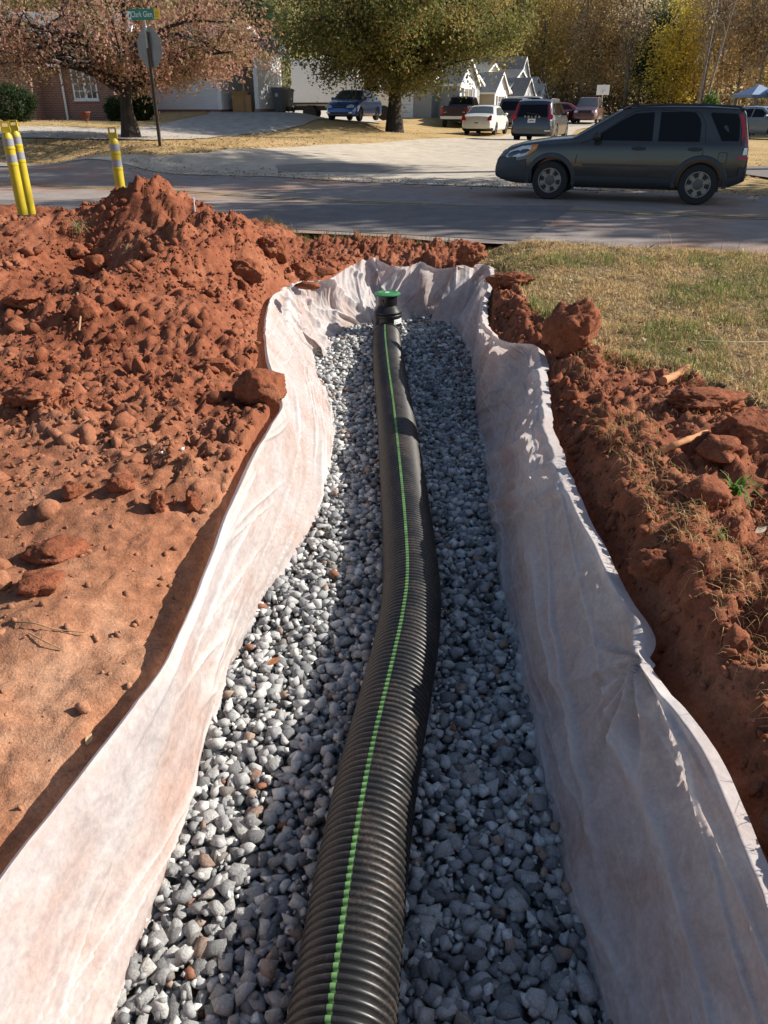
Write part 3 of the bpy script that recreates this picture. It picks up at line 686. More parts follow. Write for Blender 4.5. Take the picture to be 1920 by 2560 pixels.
# riser at the end of the run
RX, RY = float(PIPE[-1, 0]) + 0.008, float(PIPE[-1, 1]) + 0.17
rz = empty('pipe_riser', (RX, RY, -0.74), 0, 'black plastic inspection riser with a round green lid at the end of the pipe', 'pipe riser')
def L0(h): return h + 0.74
prof = [(0.150, L0(-.80))]
for z_ in (-.62, -.575, -.53): prof += [(0.150, L0(z_ - .018)), (0.160, L0(z_ - .008)), (0.160, L0(z_ + .008)), (0.150, L0(z_ + .018))]
prof += [(0.150, L0(-.415)), (0.158, L0(-.405)), (0.158, L0(-.39)), (0.150, L0(-.382)), (0.156, L0(-.372)), (0.156, L0(-.358)), (0.146, L0(-.348)), (0.108, L0(-.298)), (0.100, L0(-.292))]
MB().lathe(prof, 48).build('riser_body', M['riser'], rz, True, 35)
MB().lathe([(0.098, L0(-.30)), (0.106, L0(-.285)), (0.107, L0(-.20)), (0.112, L0(-.196)), (0.112, L0(-.186)), (0.09, L0(-.182))], 40).build('neck', M['riser'], rz, True, 35)
for a_ in (-0.55, 0.35, 2.2, 3.6):
    mb = MB(); ca, sa = math.cos(a_ - 1.57), math.sin(a_ - 1.57)
    pts = [Vector((ca * 0.109 - sa * t_, sa * 0.109 + ca * t_, L0(-.24) + h_)) for t_, h_ in ((-.014, -.012), (.014, -.012), (.014, .012), (-.014, .012))]
    mb.add(pts + [p + Vector((ca * .012, sa * .012, 0)) for p in pts], [(4, 5, 6, 7), (0, 1, 5, 4), (1, 2, 6, 5), (2, 3, 7, 6), (3, 0, 4, 7)]).build('latch', M['riser'], rz)
lid = MB().lathe([(0.05, L0(-.186)), (0.134, L0(-.184)), (0.140, L0(-.178)), (0.139, L0(-.170)), (0.110, L0(-.166)), (0.106, L0(-.163)), (0.095, L0(-.163)), (0.092, L0(-.166)), (0.02, L0(-.164)), (0.001, L0(-.164))], 48).build('lid', M['lid'], rz, True, 30)
MB().box(-.024, .016, -.022, .026, L0(-.165), L0(-.1615)).build('sticker', M['label'], lid)
for k in range(3):
    MB().box(-.018 + k * .011, -.012 + k * .011, -.012, .012, L0(-.1615), L0(-.1608)).build('print', simple('lid_print', (0.05, 0.22, 0.09), 0.6), lid)
mb = MB(); pts = []
for z_ in (L0(-.475), L0(-.425)):
    for k in range(7):
        a_ = R(-62 + k * 8.5); pts.append((0.1515 * math.cos(a_), 0.1515 * math.sin(a_), z_))
mb.add(pts, [(k, k + 1, k + 8, k + 7) for k in range(6)]).build('label', M['label'], rz)
mb = MB()
for k in range(4):
    a0, a1 = R(-56 + k * 9), R(-51 + k * 9)
    mb.add([(0.1525 * math.cos(a_), 0.1525 * math.sin(a_), z_) for z_, a_ in ((L0(-.462), a0), (L0(-.462), a1), (L0(-.456), a1), (L0(-.456), a0))], [(0, 1, 2, 3)])
mb.build('print', simple('label_print', (0.05, 0.05, 0.05), 0.6), rz)
col_ = MB().lathe([(0.150, -.10), (0.163, -.095), (0.168, -.085), (0.168, -.068), (0.160, -.06), (0.152, -.055), (0.152, .12)], 48, axis='y').build('collar', M['riser'], rz, True, 35)
col_.location = (-0.008, -0.055, L0(-.62))

# ------------------------------------------------------------------ clods, straw, grass
def onH(px_, py_, dmax=14.0):
    r = ray(px_, py_); d = np.arange(1.2, dmax, 0.006)
    x, y, z = r.x * d, r.y * d, CAM_H + r.z * d
    h = H(x, y); hit = np.nonzero(z < h)[0]
    k = hit[0] if len(hit) else len(d) - 1
    return Vector((x[k], y[k], h[k]))
def ico(sub):
    bm = bmesh.new(); bmesh.ops.create_icosphere(bm, subdivisions=sub, radius=1.0); bm.verts.ensure_lookup_table()
    v_ = np.array([q.co[:] for q in bm.verts]); f_ = np.array([[q.index for q in p.verts] for p in bm.faces]); bm.free(); return v_, f_
def rough_ball(sub, seed, amp, freq, sq=(1, 1, 1), cut=0.0):
    v_, f_ = ico(sub); o = Vector((seed * 3.17, seed * 1.31, seed * 7.7)); out = []
    pl = [(Vector((random.Random(seed * 31 + k).gauss(0, 1), random.Random(seed * 37 + k).gauss(0, 1), random.Random(seed * 41 + k).gauss(0, 1))).normalized(), random.Random(seed * 43 + k).uniform(0.62, 0.9)) for k in range(8)]
    for p in v_:
        p = Vector(p); n_ = p.normalized()
        d = 1 + amp * mnoise.noise(n_ * freq + o) + amp * 0.55 * mnoise.noise(n_ * freq * 2.3 + o) + (amp * 0.34 * mnoise.noise(n_ * freq * 5.5 + o) if sub > 2 else 0)
        q = n_ * d
        if cut:
            for pn, pd in pl:
                e = q.dot(pn) - pd
                if e > 0: q = q - pn * e * cut
        if sub > 2: q = q + n_ * (amp * 0.16 * mnoise.noise(n_ * freq * 7 + o) + amp * 0.12 * mnoise.noise(n_ * freq * 16 + o))
        out.append((q.x * sq[0], q.y * sq[1], q.z * sq[2]))
    return np.array(out), f_
def scatter_mass(name, items, shapes, mat, parent=None, smooth=False):
    VV = []; FF = []; off = 0
    for x, y, z, r_ in items:
        v_, f_ = shapes[int(rng.integers(len(shapes)))]
        VV.append((v_ * r_) @ rotm(rng).T + (x, y, z)); FF.append(f_ + off); off += len(v_)
    return np_obj(name, np.vstack(VV), np.vstack(FF), mat, parent, smooth=smooth)
big = [rough_ball(2, 200 + k, 0.6, 1.7, (1, 0.8, 0.55), 0.95) for k in range(10)]
small = [rough_ball(1, 230 + k, 0.7, 1.8, (1, 0.8, 0.6), 0.9) for k in range(10)]
def spots(n, rlo, rhi, pw_, region):
    x = rng.uniform(-5.6, 3.0, n) if not region else rng.uniform(0.8, 2.6, n); y = rng.uniform(1.0, 10.6, n) if not region else rng.uniform(1.0, 6.5, n)
    r_ = rlo + (rhi - rlo) * rng.random(n) ** pw_
    sd = trench_sd(x, y); ok = (sd < -0.03 - r_) & (dotn(x, y) < 10.35) & (np.abs(x) < 0.56 * y + 0.8)
    lawn = (x > 1.15) & (y > lawn_y(x)); ok &= ~lawn | (rng.random(n) < 0.012)
    apron = (x < 0) & (y < 3.3 + 0.5 * vnoise(x * 1.5, y * 1.5, 9)); ok &= ~apron | (rng.random(n) < 0.26 * (y / 3) ** 2)
    ok &= rng.random(n) < 0.25 + 0.75 * sstep(0.5 + 1.2 * vnoise(x * 1.3, y * 1.3, 44))
    x, y, r_ = x[ok], y[ok], r_[ok]; r_ = np.where(x > 0.6, r_ * 0.8, r_); z = H(x, y) + 0.05 * r_
    return list(zip(x, y, z, r_))
clod_big = spots(4200, 0.020, 0.085, 3.5, 0); clod_small = spots(54000, 0.006, 0.028, 2.4, 0)
clod_big += spots(900, 0.018, 0.07, 2.5, 1); clod_small += spots(7000, 0.005, 0.022, 2.0, 1)
tag(scatter_mass('soil_clods', clod_big, big, M['clay']), 'loose red clay clods strewn over the spoil', 'soil', kind='stuff')
tag(scatter_mass('soil_crumbs', clod_small, small, M['clay']), 'small red clay crumbs strewn over the spoil', 'soil', kind='stuff')

def clod(px_, py_, size, seed, label, sq=(1, 0.85, 0.75), sink=0.25, rz_=0.0, cut=0.92, amp=0.42, z=None):
    p = onH(px_, py_) if z is None else onz(px_, py_, z)
    v_, f_ = rough_ball(5 if size > 0.12 else 4, seed, amp, 1.5, sq, cut)
    o = np_obj('clay_clod', v_ * size, f_, M['clod'], smooth=True)
    o.location = (p.x, p.y, p.z + size * sq[2] * (1 - 2 * sink)); o.rotation_euler = (0, 0, rz_)
    return tag(o, label, 'clod', 'large clay clods around the trench')
clod(1425, 872, 0.23, 1, 'largest red clay boulder, on the lawn edge right of the trench', (1, 0.75, 0.85), 0.18, 0.4, 0.6, 0.35)
clod(1398, 800, 0.075, 2, 'small dark clay knob perched just behind the largest boulder', (1, 0.8, 1.1), 0.1)
clod(1478, 918, 0.065, 3, 'rounded pale clay lump at the foot of the largest boulder', (1, 0.85, 0.8), 0.2)
clod(655, 995, 0.17, 4, 'rounded red clay boulder leaning on the left fabric edge', (1, 0.8, 0.72), 0.2, 0.2, 0.5, 0.22)
clod(1172, 660, 0.18, 5, 'jagged clay boulder holding down the far right fabric corner', (1, 0.8, 0.75), 0.12, 0.2, 0.5, 0.45, 0.02)
clod(1270, 712, 0.17, 6, 'crumbly flat clay clod on the grass behind the trench corner', (1.2, 0.7, 0.45), 0.25, 0, 0.4, 0.5)
clod(815, 690, 0.10, 7, 'smooth tan clay slab resting on the far left fabric corner', (1.1, 0.7, 0.5), 0.1, 0.3, 0.8, 0.2, 0.03)
clod(768, 722, 0.11, 8, 'flat orange clay slab weighing down the fabric at the left bend', (1.2, 0.7, 0.35), 0.1, -0.2, 0.8, 0.2, 0.03)
clod(672, 640, 0.13, 9, 'round clay lump on the skyline right of the spoil heap', (1, 0.9, 0.85), 0.2)
clod(705, 652, 0.12, 10, 'upright clay lump standing beside the round one', (0.75, 0.7, 1.15), 0.2)
clod(755, 688, 0.14, 11, 'dark crumbly clod behind the left fabric bend', (1.1, 0.8, 0.7), 0.25)
clod(620, 690, 0.15, 12, 'dark sided clod on the heap above the fabric bend', (1.1, 0.8, 0.7), 0.3)
clod(140, 1385, 0.105, 13, 'broad flat clay slab half buried in the smooth clay', (1.3, 0.95, 0.42), 0.35, 0.1, 0.8)
clod(100, 1470, 0.085, 14, 'dark faced clay lump below the broad flat slab', (1.2, 0.9, 0.55), 0.3, 0.3, 0.8)
clod(100, 1000, 0.13, 15, 'pale slab of clay at the left picture edge', (1.3, 0.9, 0.55), 0.3, 0.1, 0.8)
clod(308, 1220, 0.062, 16, 'angular clod at the upper rim of the smooth clay', (1, 0.9, 0.75), 0.2)
clod(398, 1270, 0.055, 17, 'finger shaped clod stuck upright in the clay apron', (0.7, 0.7, 1.1), 0.25)
clod(485, 1275, 0.058, 18, 'clod nearest the left fabric on the clay apron', (0.75, 0.8, 1.0), 0.25)
clod(185, 1240, 0.06, 19, 'wedge shaped clod left of the angular one', (1, 0.9, 0.75), 0.25)
clod(1440, 1275, 0.085, 20, 'greyish clay slab just right of the draped fabric', (1.2, 0.9, 0.55), 0.3, 0.2, 0.8)
clod(1520, 1265, 0.05, 21, 'small clod behind the greyish slab', (1, 0.9, 0.7), 0.3)
clod(1760, 1250, 0.095, 22, 'angular orange clod beside the green weed', (1.1, 0.9, 0.7), 0.25, 0.2, 0.7)
clod(1755, 1010, 0.15, 23, 'cracked clay mass in front of the broken root', (1.4, 0.9, 0.5), 0.35, 0.2, 0.5, 0.45)
clod(1880, 1110, 0.17, 24, 'dark clay block at the right picture edge', (1.2, 0.9, 0.7), 0.3, 0.2, 0.6, 0.4)
clod(1790, 1150, 0.10, 25, 'cube-like clod in front of the dark clay block', (1, 0.9, 0.75), 0.25, 0.2, 0.8)
clod(545, 930, 0.13, 26, 'lumpy clod upslope from the leaning boulder', (1.1, 0.9, 0.7), 0.35)
clod(215, 800, 0.12, 27, 'pointed tan clod midway up the heap', (0.9, 0.7, 1.0), 0.3, 0.3, 0.9)
clod(60, 760, 0.14, 28, 'blocky clod low on the left heap', (1.2, 0.9, 0.7), 0.35)
clod(245, 680, 0.11, 29, 'round clod in the shaded hollow of the heap', (1, 0.9, 0.9), 0.25)
clod(200, 640, 0.10, 30, 'tan clod at the upper rim of the hollow', (1, 0.9, 0.8), 0.25)
clod(1640, 1420, 0.09, 31, 'crumbling clod on the lip of the near right bank', (1.2, 0.9, 0.7), 0.35, 0.1, 0.5, 0.45)

# blades and straw ---------------------------------------------------
def blades(x, y, z, h, width, lean, az, col, seg=2, curl=0.5):
    """tapering bent strips; all arrays of length n"""
    n = len(x); t_ = np.linspace(0, 1, seg + 1); P = []
    dx, dy = np.cos(az), np.sin(az); ox, oy = -dy, dx
    for k, t in enumerate(t_):
        a = lean * (t + curl * t * t)
        r_ = h * t
        cx2 = x + dx * np.sin(a) * r_; cy2 = y + dy * np.sin(a) * r_; cz2 = z + np.cos(a) * r_
        w_ = width * (1 - 0.85 * t) / 2
        P.append(np.stack([cx2 - ox * w_, cy2 - oy * w_, cz2], -1)); P.append(np.stack([cx2 + ox * w_, cy2 + oy * w_, cz2], -1))
    P = np.stack(P, 1); m_ = 2 * (seg + 1); base = (np.arange(n) * m_)[:, None]
    Fc = np.concatenate([base + np.array([2 * k, 2 * k + 1, 2 * k + 3, 2 * k + 2]) for k in range(seg)])
    return P.reshape(-1, 3), Fc, np.repeat(col, m_, 0)
def pick(pal_, w_, n, jit=0.2):
    pal_ = np.array(pal_); w_ = np.array(w_) / sum(w_); c_ = pal_[rng.choice(len(pal_), size=n, p=w_)]
    return c_ * rng.uniform(1 - jit, 1 + jit, (n, 1))
n = 190000
x = rng.uniform(1.15, 6.6, n); y = rng.uniform(1.6, 10.7, n)
x = np.where(rng.random(n) < 0.0, x, x)
edge = lawn_y(x) + 0.25 * vnoise(x * 3, y * 3, 5)
ok = (y > edge - 0.35 * rng.random(n) ** 2) & (dotn(x, y) < 10.05) & (np.abs(x) < 0.55 * y + 1.8) & (trench_sd(x, y) < -0.08)
ok &= rng.random(n) < 0.55 + 0.45 * sstep(0.6 + vnoise(x * 2.2, y * 2.2, 6))
x, y = x[ok], y[ok]; n = len(x)
gmask = sstep(0.12 + 1.1 * vnoise(x * 1.4, y * 1.4, 16) + 0.6 * vnoise(x * 5, y * 5, 17)) * 0.5
green = rng.random(n) < gmask
tan = pick([(0.50, 0.34, 0.15), (0.60, 0.45, 0.22), (0.40, 0.24, 0.10), (0.68, 0.54, 0.31)], [4, 4, 3, 1.5], n)
grn = pick([(0.17, 0.22, 0.05), (0.22, 0.27, 0.08), (0.12, 0.17, 0.04)], [3, 2, 2], n)
colr = np.where(green[:, None], grn, tan)
cl = 0.55 + 0.75 * sstep(0.5 + 0.9 * vnoise(x * 6, y * 6, 18)); hh = cl * np.where(green, rng.uniform(0.04, 0.11, n), rng.uniform(0.03, 0.085, n)); ln = np.where(green, rng.normal(0.35, 0.3, n), rng.normal(0.9, 0.45, n))
Vb, Fb, Cb = blades(x, y, H(x, y) - 0.004, hh, rng.uniform(0.004, 0.008, n), np.abs(ln), rng.uniform(0, 6.28, n), colr)
tag(np_obj('lawn_grass', Vb, Fb, M['needle'], col=Cb), 'dry tan and green grass on the lawn right of the trench', 'grass', kind='stuff')
# loose straw, roots and hanging grass over the right bank
n = 15000
x = rng.uniform(0.8, 3.0, n); y = rng.uniform(0.8, 6.2, n); tr_ = x - eR(y)
ok = (tr_ > 0.22) & (y < lawn_y(x) + 0.3) & (x < 0.56 * y + 0.7) & (rng.random(n) < 0.12 + 0.9 * sstep(0.15 + 1.3 * vnoise(x * 1.7, y * 1.7, 26)))
x, y = x[ok], y[ok]; n = len(x)
colr = pick([(0.44, 0.23, 0.10), (0.50, 0.32, 0.15), (0.32, 0.14, 0.06), (0.58, 0.45, 0.25)], [4, 3, 4, 2], n)
Vb, Fb, Cb = blades(x, y, H(x, y) + rng.uniform(0, 0.025, n), rng.uniform(0.025, 0.085, n), rng.uniform(0.0015, 0.003, n), rng.uniform(0.9, 1.6, n), rng.uniform(0, 6.28, n), colr, 3, 0.35)
tag(np_obj('straw', Vb, Fb, M['needle'], col=Cb), 'loose straw and fine roots on the right bank', 'straw', kind='stuff')
n = 800
y = rng.uniform(0.7, 4.2, n); x = eR(y) + rng.uniform(0.24, 0.5, n)
colr = pick([(0.45, 0.30, 0.14), (0.32, 0.19, 0.08), (0.25, 0.24, 0.08)], [4, 3, 1], n)
Vb, Fb, Cb = blades(x, y, H(x, y), rng.uniform(0.05, 0.13, n), rng.uniform(0.002, 0.004, n), rng.uniform(0.2, 1.1, n), rng.normal(3.1, 0.8, n), colr, 3, 0.9)
tag(np_obj('bank_grass', Vb, Fb, M['needle'], col=Cb), 'ragged dry grass fringe on the lip of the near right bank', 'grass', kind='stuff')
# dark grass verge in front of the road, left of the trench end
n = 5000
x = rng.uniform(-3.2, 1.4, n); y = rng.uniform(9.6, 12.2, n); dt = dotn(x, y); ok = (dt > 9.75) & (dt < 10.3) & (rng.random(n) < sstep(0.2 + 1.6 * vnoise(x * 1.4, y * 1.4, 36)))
x, y = x[ok], y[ok]; n = len(x)
Vb, Fb, Cb = blades(x, y, H(x, y), rng.uniform(0.05, 0.13, n), rng.uniform(0.006, 0.01, n), np.abs(rng.normal(0.5, 0.3, n)), rng.uniform(0, 6.28, n), pick([(0.13, 0.16, 0.05), (0.3, 0.22, 0.1), (0.09, 0.12, 0.04)], [3, 2, 2], n))
tag(np_obj('verge_grass', Vb, Fb, M['needle'], col=Cb), 'dark green grass along the near road edge', 'grass', kind='stuff')
# tall thin stems at the crest of the lawn
n = 130
s_ = rng.uniform(1.6, 8, n); q_ = rng.uniform(9.5, 10.1, n); x = NX * q_ + NY * s_ - 2.0; y = NY * q_ - NX * s_ + 0.72
Vb, Fb, Cb = blades(x, y, H(x, y), rng.uniform(0.08, 0.24, n), rng.uniform(0.004, 0.007, n), np.abs(rng.normal(0.3, 0.25, n)), rng.uniform(0, 6.28, n), pick([(0.2, 0.24, 0.07), (0.45, 0.35, 0.18)], [1, 1], n), 3)
tag(np_obj('tall_grass', Vb, Fb, M['needle'], col=Cb), 'tall thin grass stems along the lawn crest', 'grass', kind='stuff')
# fallen leaves
def litter(name, x, y, zf, size, pal_, w_, label, lift=0.012):
    n = len(x); a = rng.uniform(0, 6.28, n); s_ = size * rng.uniform(0.6, 1.3, n); e1 = np.stack([np.cos(a), np.sin(a), rng.normal(0, 0.3, n)], -1); e2 = np.stack([-np.sin(a), np.cos(a), rng.normal(0, 0.35, n)], -1)
    c_ = np.stack([x, y, zf(x, y) + lift], -1); s_ = s_[:, None]
    P = np.stack([c_ - e1 * s_, c_ - e2 * s_ * 0.5 + e1 * s_ * 0.1 + [0, 0, 0.006], c_ + e1 * s_, c_ + e2 * s_ * 0.5 + e1 * s_ * 0.1 + [0, 0, 0.006]], 1)
    Fc = np.arange(n * 4).reshape(n, 4)
    return tag(np_obj(name, P.reshape(-1, 3), Fc, M['leaf'], col=np.repeat(pick(pal_, w_, n), 4, 0)), label, 'leaves', kind='stuff')
BRN = [(0.45, 0.30, 0.17), (0.30, 0.16, 0.08), (0.55, 0.42, 0.28), (0.16, 0.08, 0.05)]
n = 420; x = rng.uniform(1.2, 6, n); y = rng.uniform(4.5, 10.4, n); ok = (y > lawn_y(x)) & (dotn(x, y) < 10); x, y = x[ok], y[ok]
litter('fallen_leaves', x, y, lambda a, b_: H(a, b_), 0.035, BRN, [3, 2, 2, 1], 'curled brown leaves scattered on the near lawn', 0.045)
n = 16000; s_ = rng.uniform(-42, 26, n); q_ = ROAD1 + 0.3 + rng.exponential(6.0, n); x = NX * q_ + NY * s_; y = NY * q_ - NX * s_
_slx, _sly = np.array([p[0] for p in SL]), np.array([p[1] for p in SL])
ok = (y > np.interp(x, _slx, _sly) + 0.1) & (x < 2.5) | (x > 9.0); ok &= np.abs(x) < 0.56 * y + 2
x, y = x[ok], y[ok]
litter('leaf_litter', x, y, T, 0.05, BRN + [(0.38, 0.17, 0.10)], [3, 3, 2, 2, 2], 'brown leaf litter on the far verge and yards', 0.02)
n = 26000; s_ = rng.uniform(-42, 26, n); q_ = ROAD1 + 0.15 + rng.exponential(7.0, n); x = NX * q_ + NY * s_; y = NY * q_ - NX * s_
ok = (y > np.interp(x, _slx, _sly) + 0.05) & (x < 2.5) | (x > 9.0); ok &= np.abs(x) < 0.56 * y + 2
x, y = x[ok], y[ok]; n = len(x)
Vb, Fb, Cb = blades(x, y, T(x, y), rng.uniform(0.04, 0.10, n), rng.uniform(0.012, 0.025, n), np.abs(rng.normal(0.7, 0.4, n)), rng.uniform(0, 6.28, n), pick([(0.50, 0.36, 0.17), (0.58, 0.44, 0.23), (0.30, 0.27, 0.10), (0.36, 0.23, 0.10)], [4, 3, 2, 2], n), 1)
tag(np_obj('verge_turf', Vb, Fb, M['needle'], col=Cb), 'dry turf of the far verge and yards', 'grass', kind='stuff')
# grit on the street and road edge
n = 2500; s_ = rng.uniform(-14, 8, n); q_ = ROAD1 + rng.normal(0, 0.5, n); x = NX * q_ + NY * s_; y = NY * q_ - NX * s_
litter('road_debris', x, y, T, 0.03, BRN, [3, 2, 2, 1], 'leaf debris along the road edge', 0.055)

# single small things ------------------------------------------------
M['wood'] = simple('orange_root', (0.45, 0.20, 0.085), 0.85, var=0.3, scale=20, bmp=0.4)
M['twig'] = simple('dry_twig', (0.32, 0.19, 0.10), 0.9, var=0.3, scale=30)
def stick(name, pxs, rad, mat, label, cat='root', lift=0.02):
    P = [onH(*p) + Vector((0, 0, lift + 0.01 * (k % 2))) for k, p in enumerate(pxs)]
    P2 = [Vector(q) for q in catmull([tuple(p) for p in P], max(8, 4 * len(P)))]
    rad_ = [rad * (0.75 + 0.35 * math.sin(2.1 * k) * 0.4 + 0.25 * (1 - k / len(P2))) for k in range(len(P2))]
    o = MB().tube(P2, rad_, 9).build(name, mat, None, True, 50); return tag(o, label, cat)
stick('broken_root', [(1655, 965), (1690, 948), (1720, 925)], 0.028, M['wood'], 'thick broken orange root lying across the right spoil')
stick('broken_root', [(1652, 1138), (1700, 1122), (1765, 1093)], 0.018, M['wood'], 'flat pale root splinter below the thick broken root')
stick('twig', [(40, 1562), (90, 1570), (140, 1580), (215, 1594)], 0.003, M['twig'], 'longer thin twig on the smooth clay apron', 'twig', 0.008)
stick('twig', [(75, 1590), (110, 1612), (158, 1632)], 0.003, M['twig'], 'shorter thin twig below the longer one on the clay', 'twig', 0.008)
stick('twig', [(195, 745), (205, 790), (200, 840)], 0.010, M['twig'], 'bare root sticking out of the heap', 'root', 0.03)
stick('stick', [(1745, 865), (1830, 872), (1920, 868)], 0.004, simple('straw_stem', (0.6, 0.5, 0.28), 0.8), 'long pale straw stem lying on the lawn edge', 'straw', 0.04)
stick('twig', [(1060, 1165), (1085, 1178), (1110, 1192)], 0.004, M['twig'], 'reddish twig on the gravel right of the pipe', 'twig', 0.2) if False else None
def leafy(name, p, n_, lmin, lmax, wid, lean, cols, w_, label, cat='plant', az=None):
    x = np.full(n_, p.x) + rng.normal(0, 0.012, n_); y = np.full(n_, p.y) + rng.normal(0, 0.012, n_)
    V1, F1, C1 = blades(x, y, np.full(n_, p.z - 0.005), rng.uniform(lmin, lmax, n_), rng.uniform(wid * 0.6, wid, n_), np.abs(rng.normal(lean, 0.25, n_)), rng.uniform(0, 6.28, n_), pick(cols, w_, n_), 4, 0.7)
    return tag(np_obj(name, V1, F1, M['leaf'], col=C1), label, cat)
leafy('weed', onH(1835, 1235), 26, 0.07, 0.15, 0.028, 0.7, [(0.10, 0.22, 0.03), (0.16, 0.28, 0.05), (0.25, 0.27, 0.14)], [3, 2, 1], 'broad leaved green weed at the right picture edge')
leafy('weed', onH(1800, 1345), 18, 0.03, 0.08, 0.010, 0.6, [(0.12, 0.24, 0.04), (0.3, 0.26, 0.12)], [2, 1], 'small green grass tuft on the right bank')
leafy('grass_tuft', onH(197, 580), 60, 0.10, 0.24, 0.010, 0.7, [(0.45, 0.38, 0.20), (0.30, 0.30, 0.12)], [2, 1], 'dry grass tuft growing on the spoil heap', 'grass')
leafy('grass_tuft', onH(1330, 770), 50, 0.06, 0.14, 0.008, 0.5, [(0.16, 0.25, 0.06), (0.40, 0.35, 0.15)], [2, 1], 'green grass tuft between boulder and trench corner', 'grass')
leafy('grass_tuft', onH(320, 625), 10, 0.10, 0.2, 0.008, 0.9, [(0.5, 0.42, 0.25)], [1], 'few pale grass stems in the shaded hollow', 'grass')
def dead_leaf(p, s_, col, label, rz_=0.0):
    mb = MB(); pts = []
    outl = [(-1, 0), (-.6, .32), (-.1, .5), (.4, .38), (1, .02), (.4, -.36), (-.1, -.46), (-.6, -.3)]
    mb.add([(0, 0, 0.10 * s_)] + [(a * s_, b_ * s_, (0.35 * abs(b_) + 0.12 * a * a) * s_) for a, b_ in outl], [(0, k + 1, (k + 1) % 8 + 1) for k in range(8)])
    o = mb.build('dead_leaf', simple('dead_leaf_' + label[:6], col, 0.8, var=0.35, scale=60), None, True, 60)
    o.location = p + Vector((0, 0, 0.012)); o.rotation_euler = (0.2, -0.25, rz_); return tag(o, label, 'leaf')
dead_leaf(onz(685, 1660, -0.645), 0.036, (0.33, 0.13, 0.05), 'curled rust brown leaf lying on the gravel', 0.5)
dead_leaf(onH(225, 1856), 0.022, (0.45, 0.30, 0.16), 'small tan leaf at the foot of the left clay slope', 1.5)
dead_leaf(onH(1900, 1335), 0.035, (0.5, 0.4, 0.28), 'pale dry leaf at the right picture edge', 0.5)
for px_, py_, s_, lb in ((452, 1128, 0.022, 'white gravel chip on the red spoil, the larger of two'), (402, 1137, 0.016, 'grey gravel chip on the red spoil, the smaller of two')):
    p = onH(px_, py_); o = bpy.data.objects.new('gravel_chip', np_mesh('gravel_chip', STN[3][0] * s_, STN[3][1], simple('pale_chip', (0.6, 0.6, 0.58), 0.7))); link(o); o.location = p + Vector((0, 0, s_ * 0.5)); tag(o, lb, 'stone')

# ------------------------------------------------------------------ delineator posts
M['yplastic'] = simple('yellow_plastic', (0.46, 0.355, 0.012), 0.5, var=0.12, scale=6)
M['band'] = simple('reflective_band', (0.24, 0.25, 0.285), 0.45, var=0.1, scale=25)
def delineator(px_, py_top, d, label, rz_):
    p = at(px_, py_top, d); zg = float(H(p.x, p.y)) if dotn(p.x, p.y) < 10.3 else float(T(p.x, p.y)) + 0.03
    top = p.z - zg
    e = empty('delineator_post', (p.x, p.y, zg), rz_, label, 'delineator', 'yellow delineator posts at the roadside')
    k = top - 1.20
    MB().lathe([(0.20, 0.0), (0.20, 0.03), (0.16, 0.06), (0.085, 0.075), (0.08, 0.09)], 8).build('base', simple('black_rubber', (0.03, 0.03, 0.03), 0.8), e)
    MB().lathe([(0.067, 0.08), (0.067, .66 + k), (0.071, .665 + k), (0.071, .695 + k), (0.067, .70 + k), (0.067, .86 + k), (0.071, .865 + k), (0.071, .89 + k), (0.067, .895 + k), (0.067, 1.0 + k), (0.060, 1.035 + k), (0.046, 1.055 + k), (0.046, 1.065 + k)], 28).build('tube', M['yplastic'], e, True, 35)
    for z0, z1 in ((.70 + k, .80 + k), (.90 + k, .995 + k)): MB().lathe([(0.0685, z0 + .004), (0.0685, z1 - .004)], 28, caps=False).build('reflective_band', M['band'], e, True)
    h = [(-.052, 1.06 + k), (-.062, 1.09 + k), (-.058, 1.12 + k), (-.048, 1.135 + k), (-.055, 1.15 + k), (-.055, 1.20 + k), (.055, 1.20 + k), (.055, 1.15 + k), (.048, 1.135 + k), (.058, 1.12 + k), (.062, 1.09 + k), (.052, 1.06 + k)]
    inn = [(-.036, 1.15 + k), (-.036, 1.183 + k), (.036, 1.183 + k), (.036, 1.15 + k)]
    hb = MB()
    hb.prism(h[:4] + h[8:], -.02, .02, axis='y'); hb.box(-.055, -.036, -.014, .014, 1.13 + k, 1.20 + k); hb.box(.036, .055, -.014, .014, 1.13 + k, 1.20 + k); hb.box(-.0365, .0365, -.014, .014, 1.183 + k, 1.201 + k)
    hb.build('grip_handle', M['yplastic'], e)
delineator(10, 303, 10.2, 'leftmost yellow delineator post, cut off by the picture edge', 0.3)
delineator(31, 300, 10.7, 'yellow delineator post close behind the leftmost one', 0.1)
delineator(279, 318, 10.6, 'yellow delineator post standing alone behind the heap peak', 0.05)
p = onz(484, 500, 0.75); MB().box(-.006, .006, -.006, .006, 0, 0.16).build('marker_stake', M['label']).location = (p.x, p.y, float(H(p.x, p.y)) - .02)
tag(bpy.data.objects['marker_stake'], 'thin white marker stake on the right shoulder of the heap', 'stake')

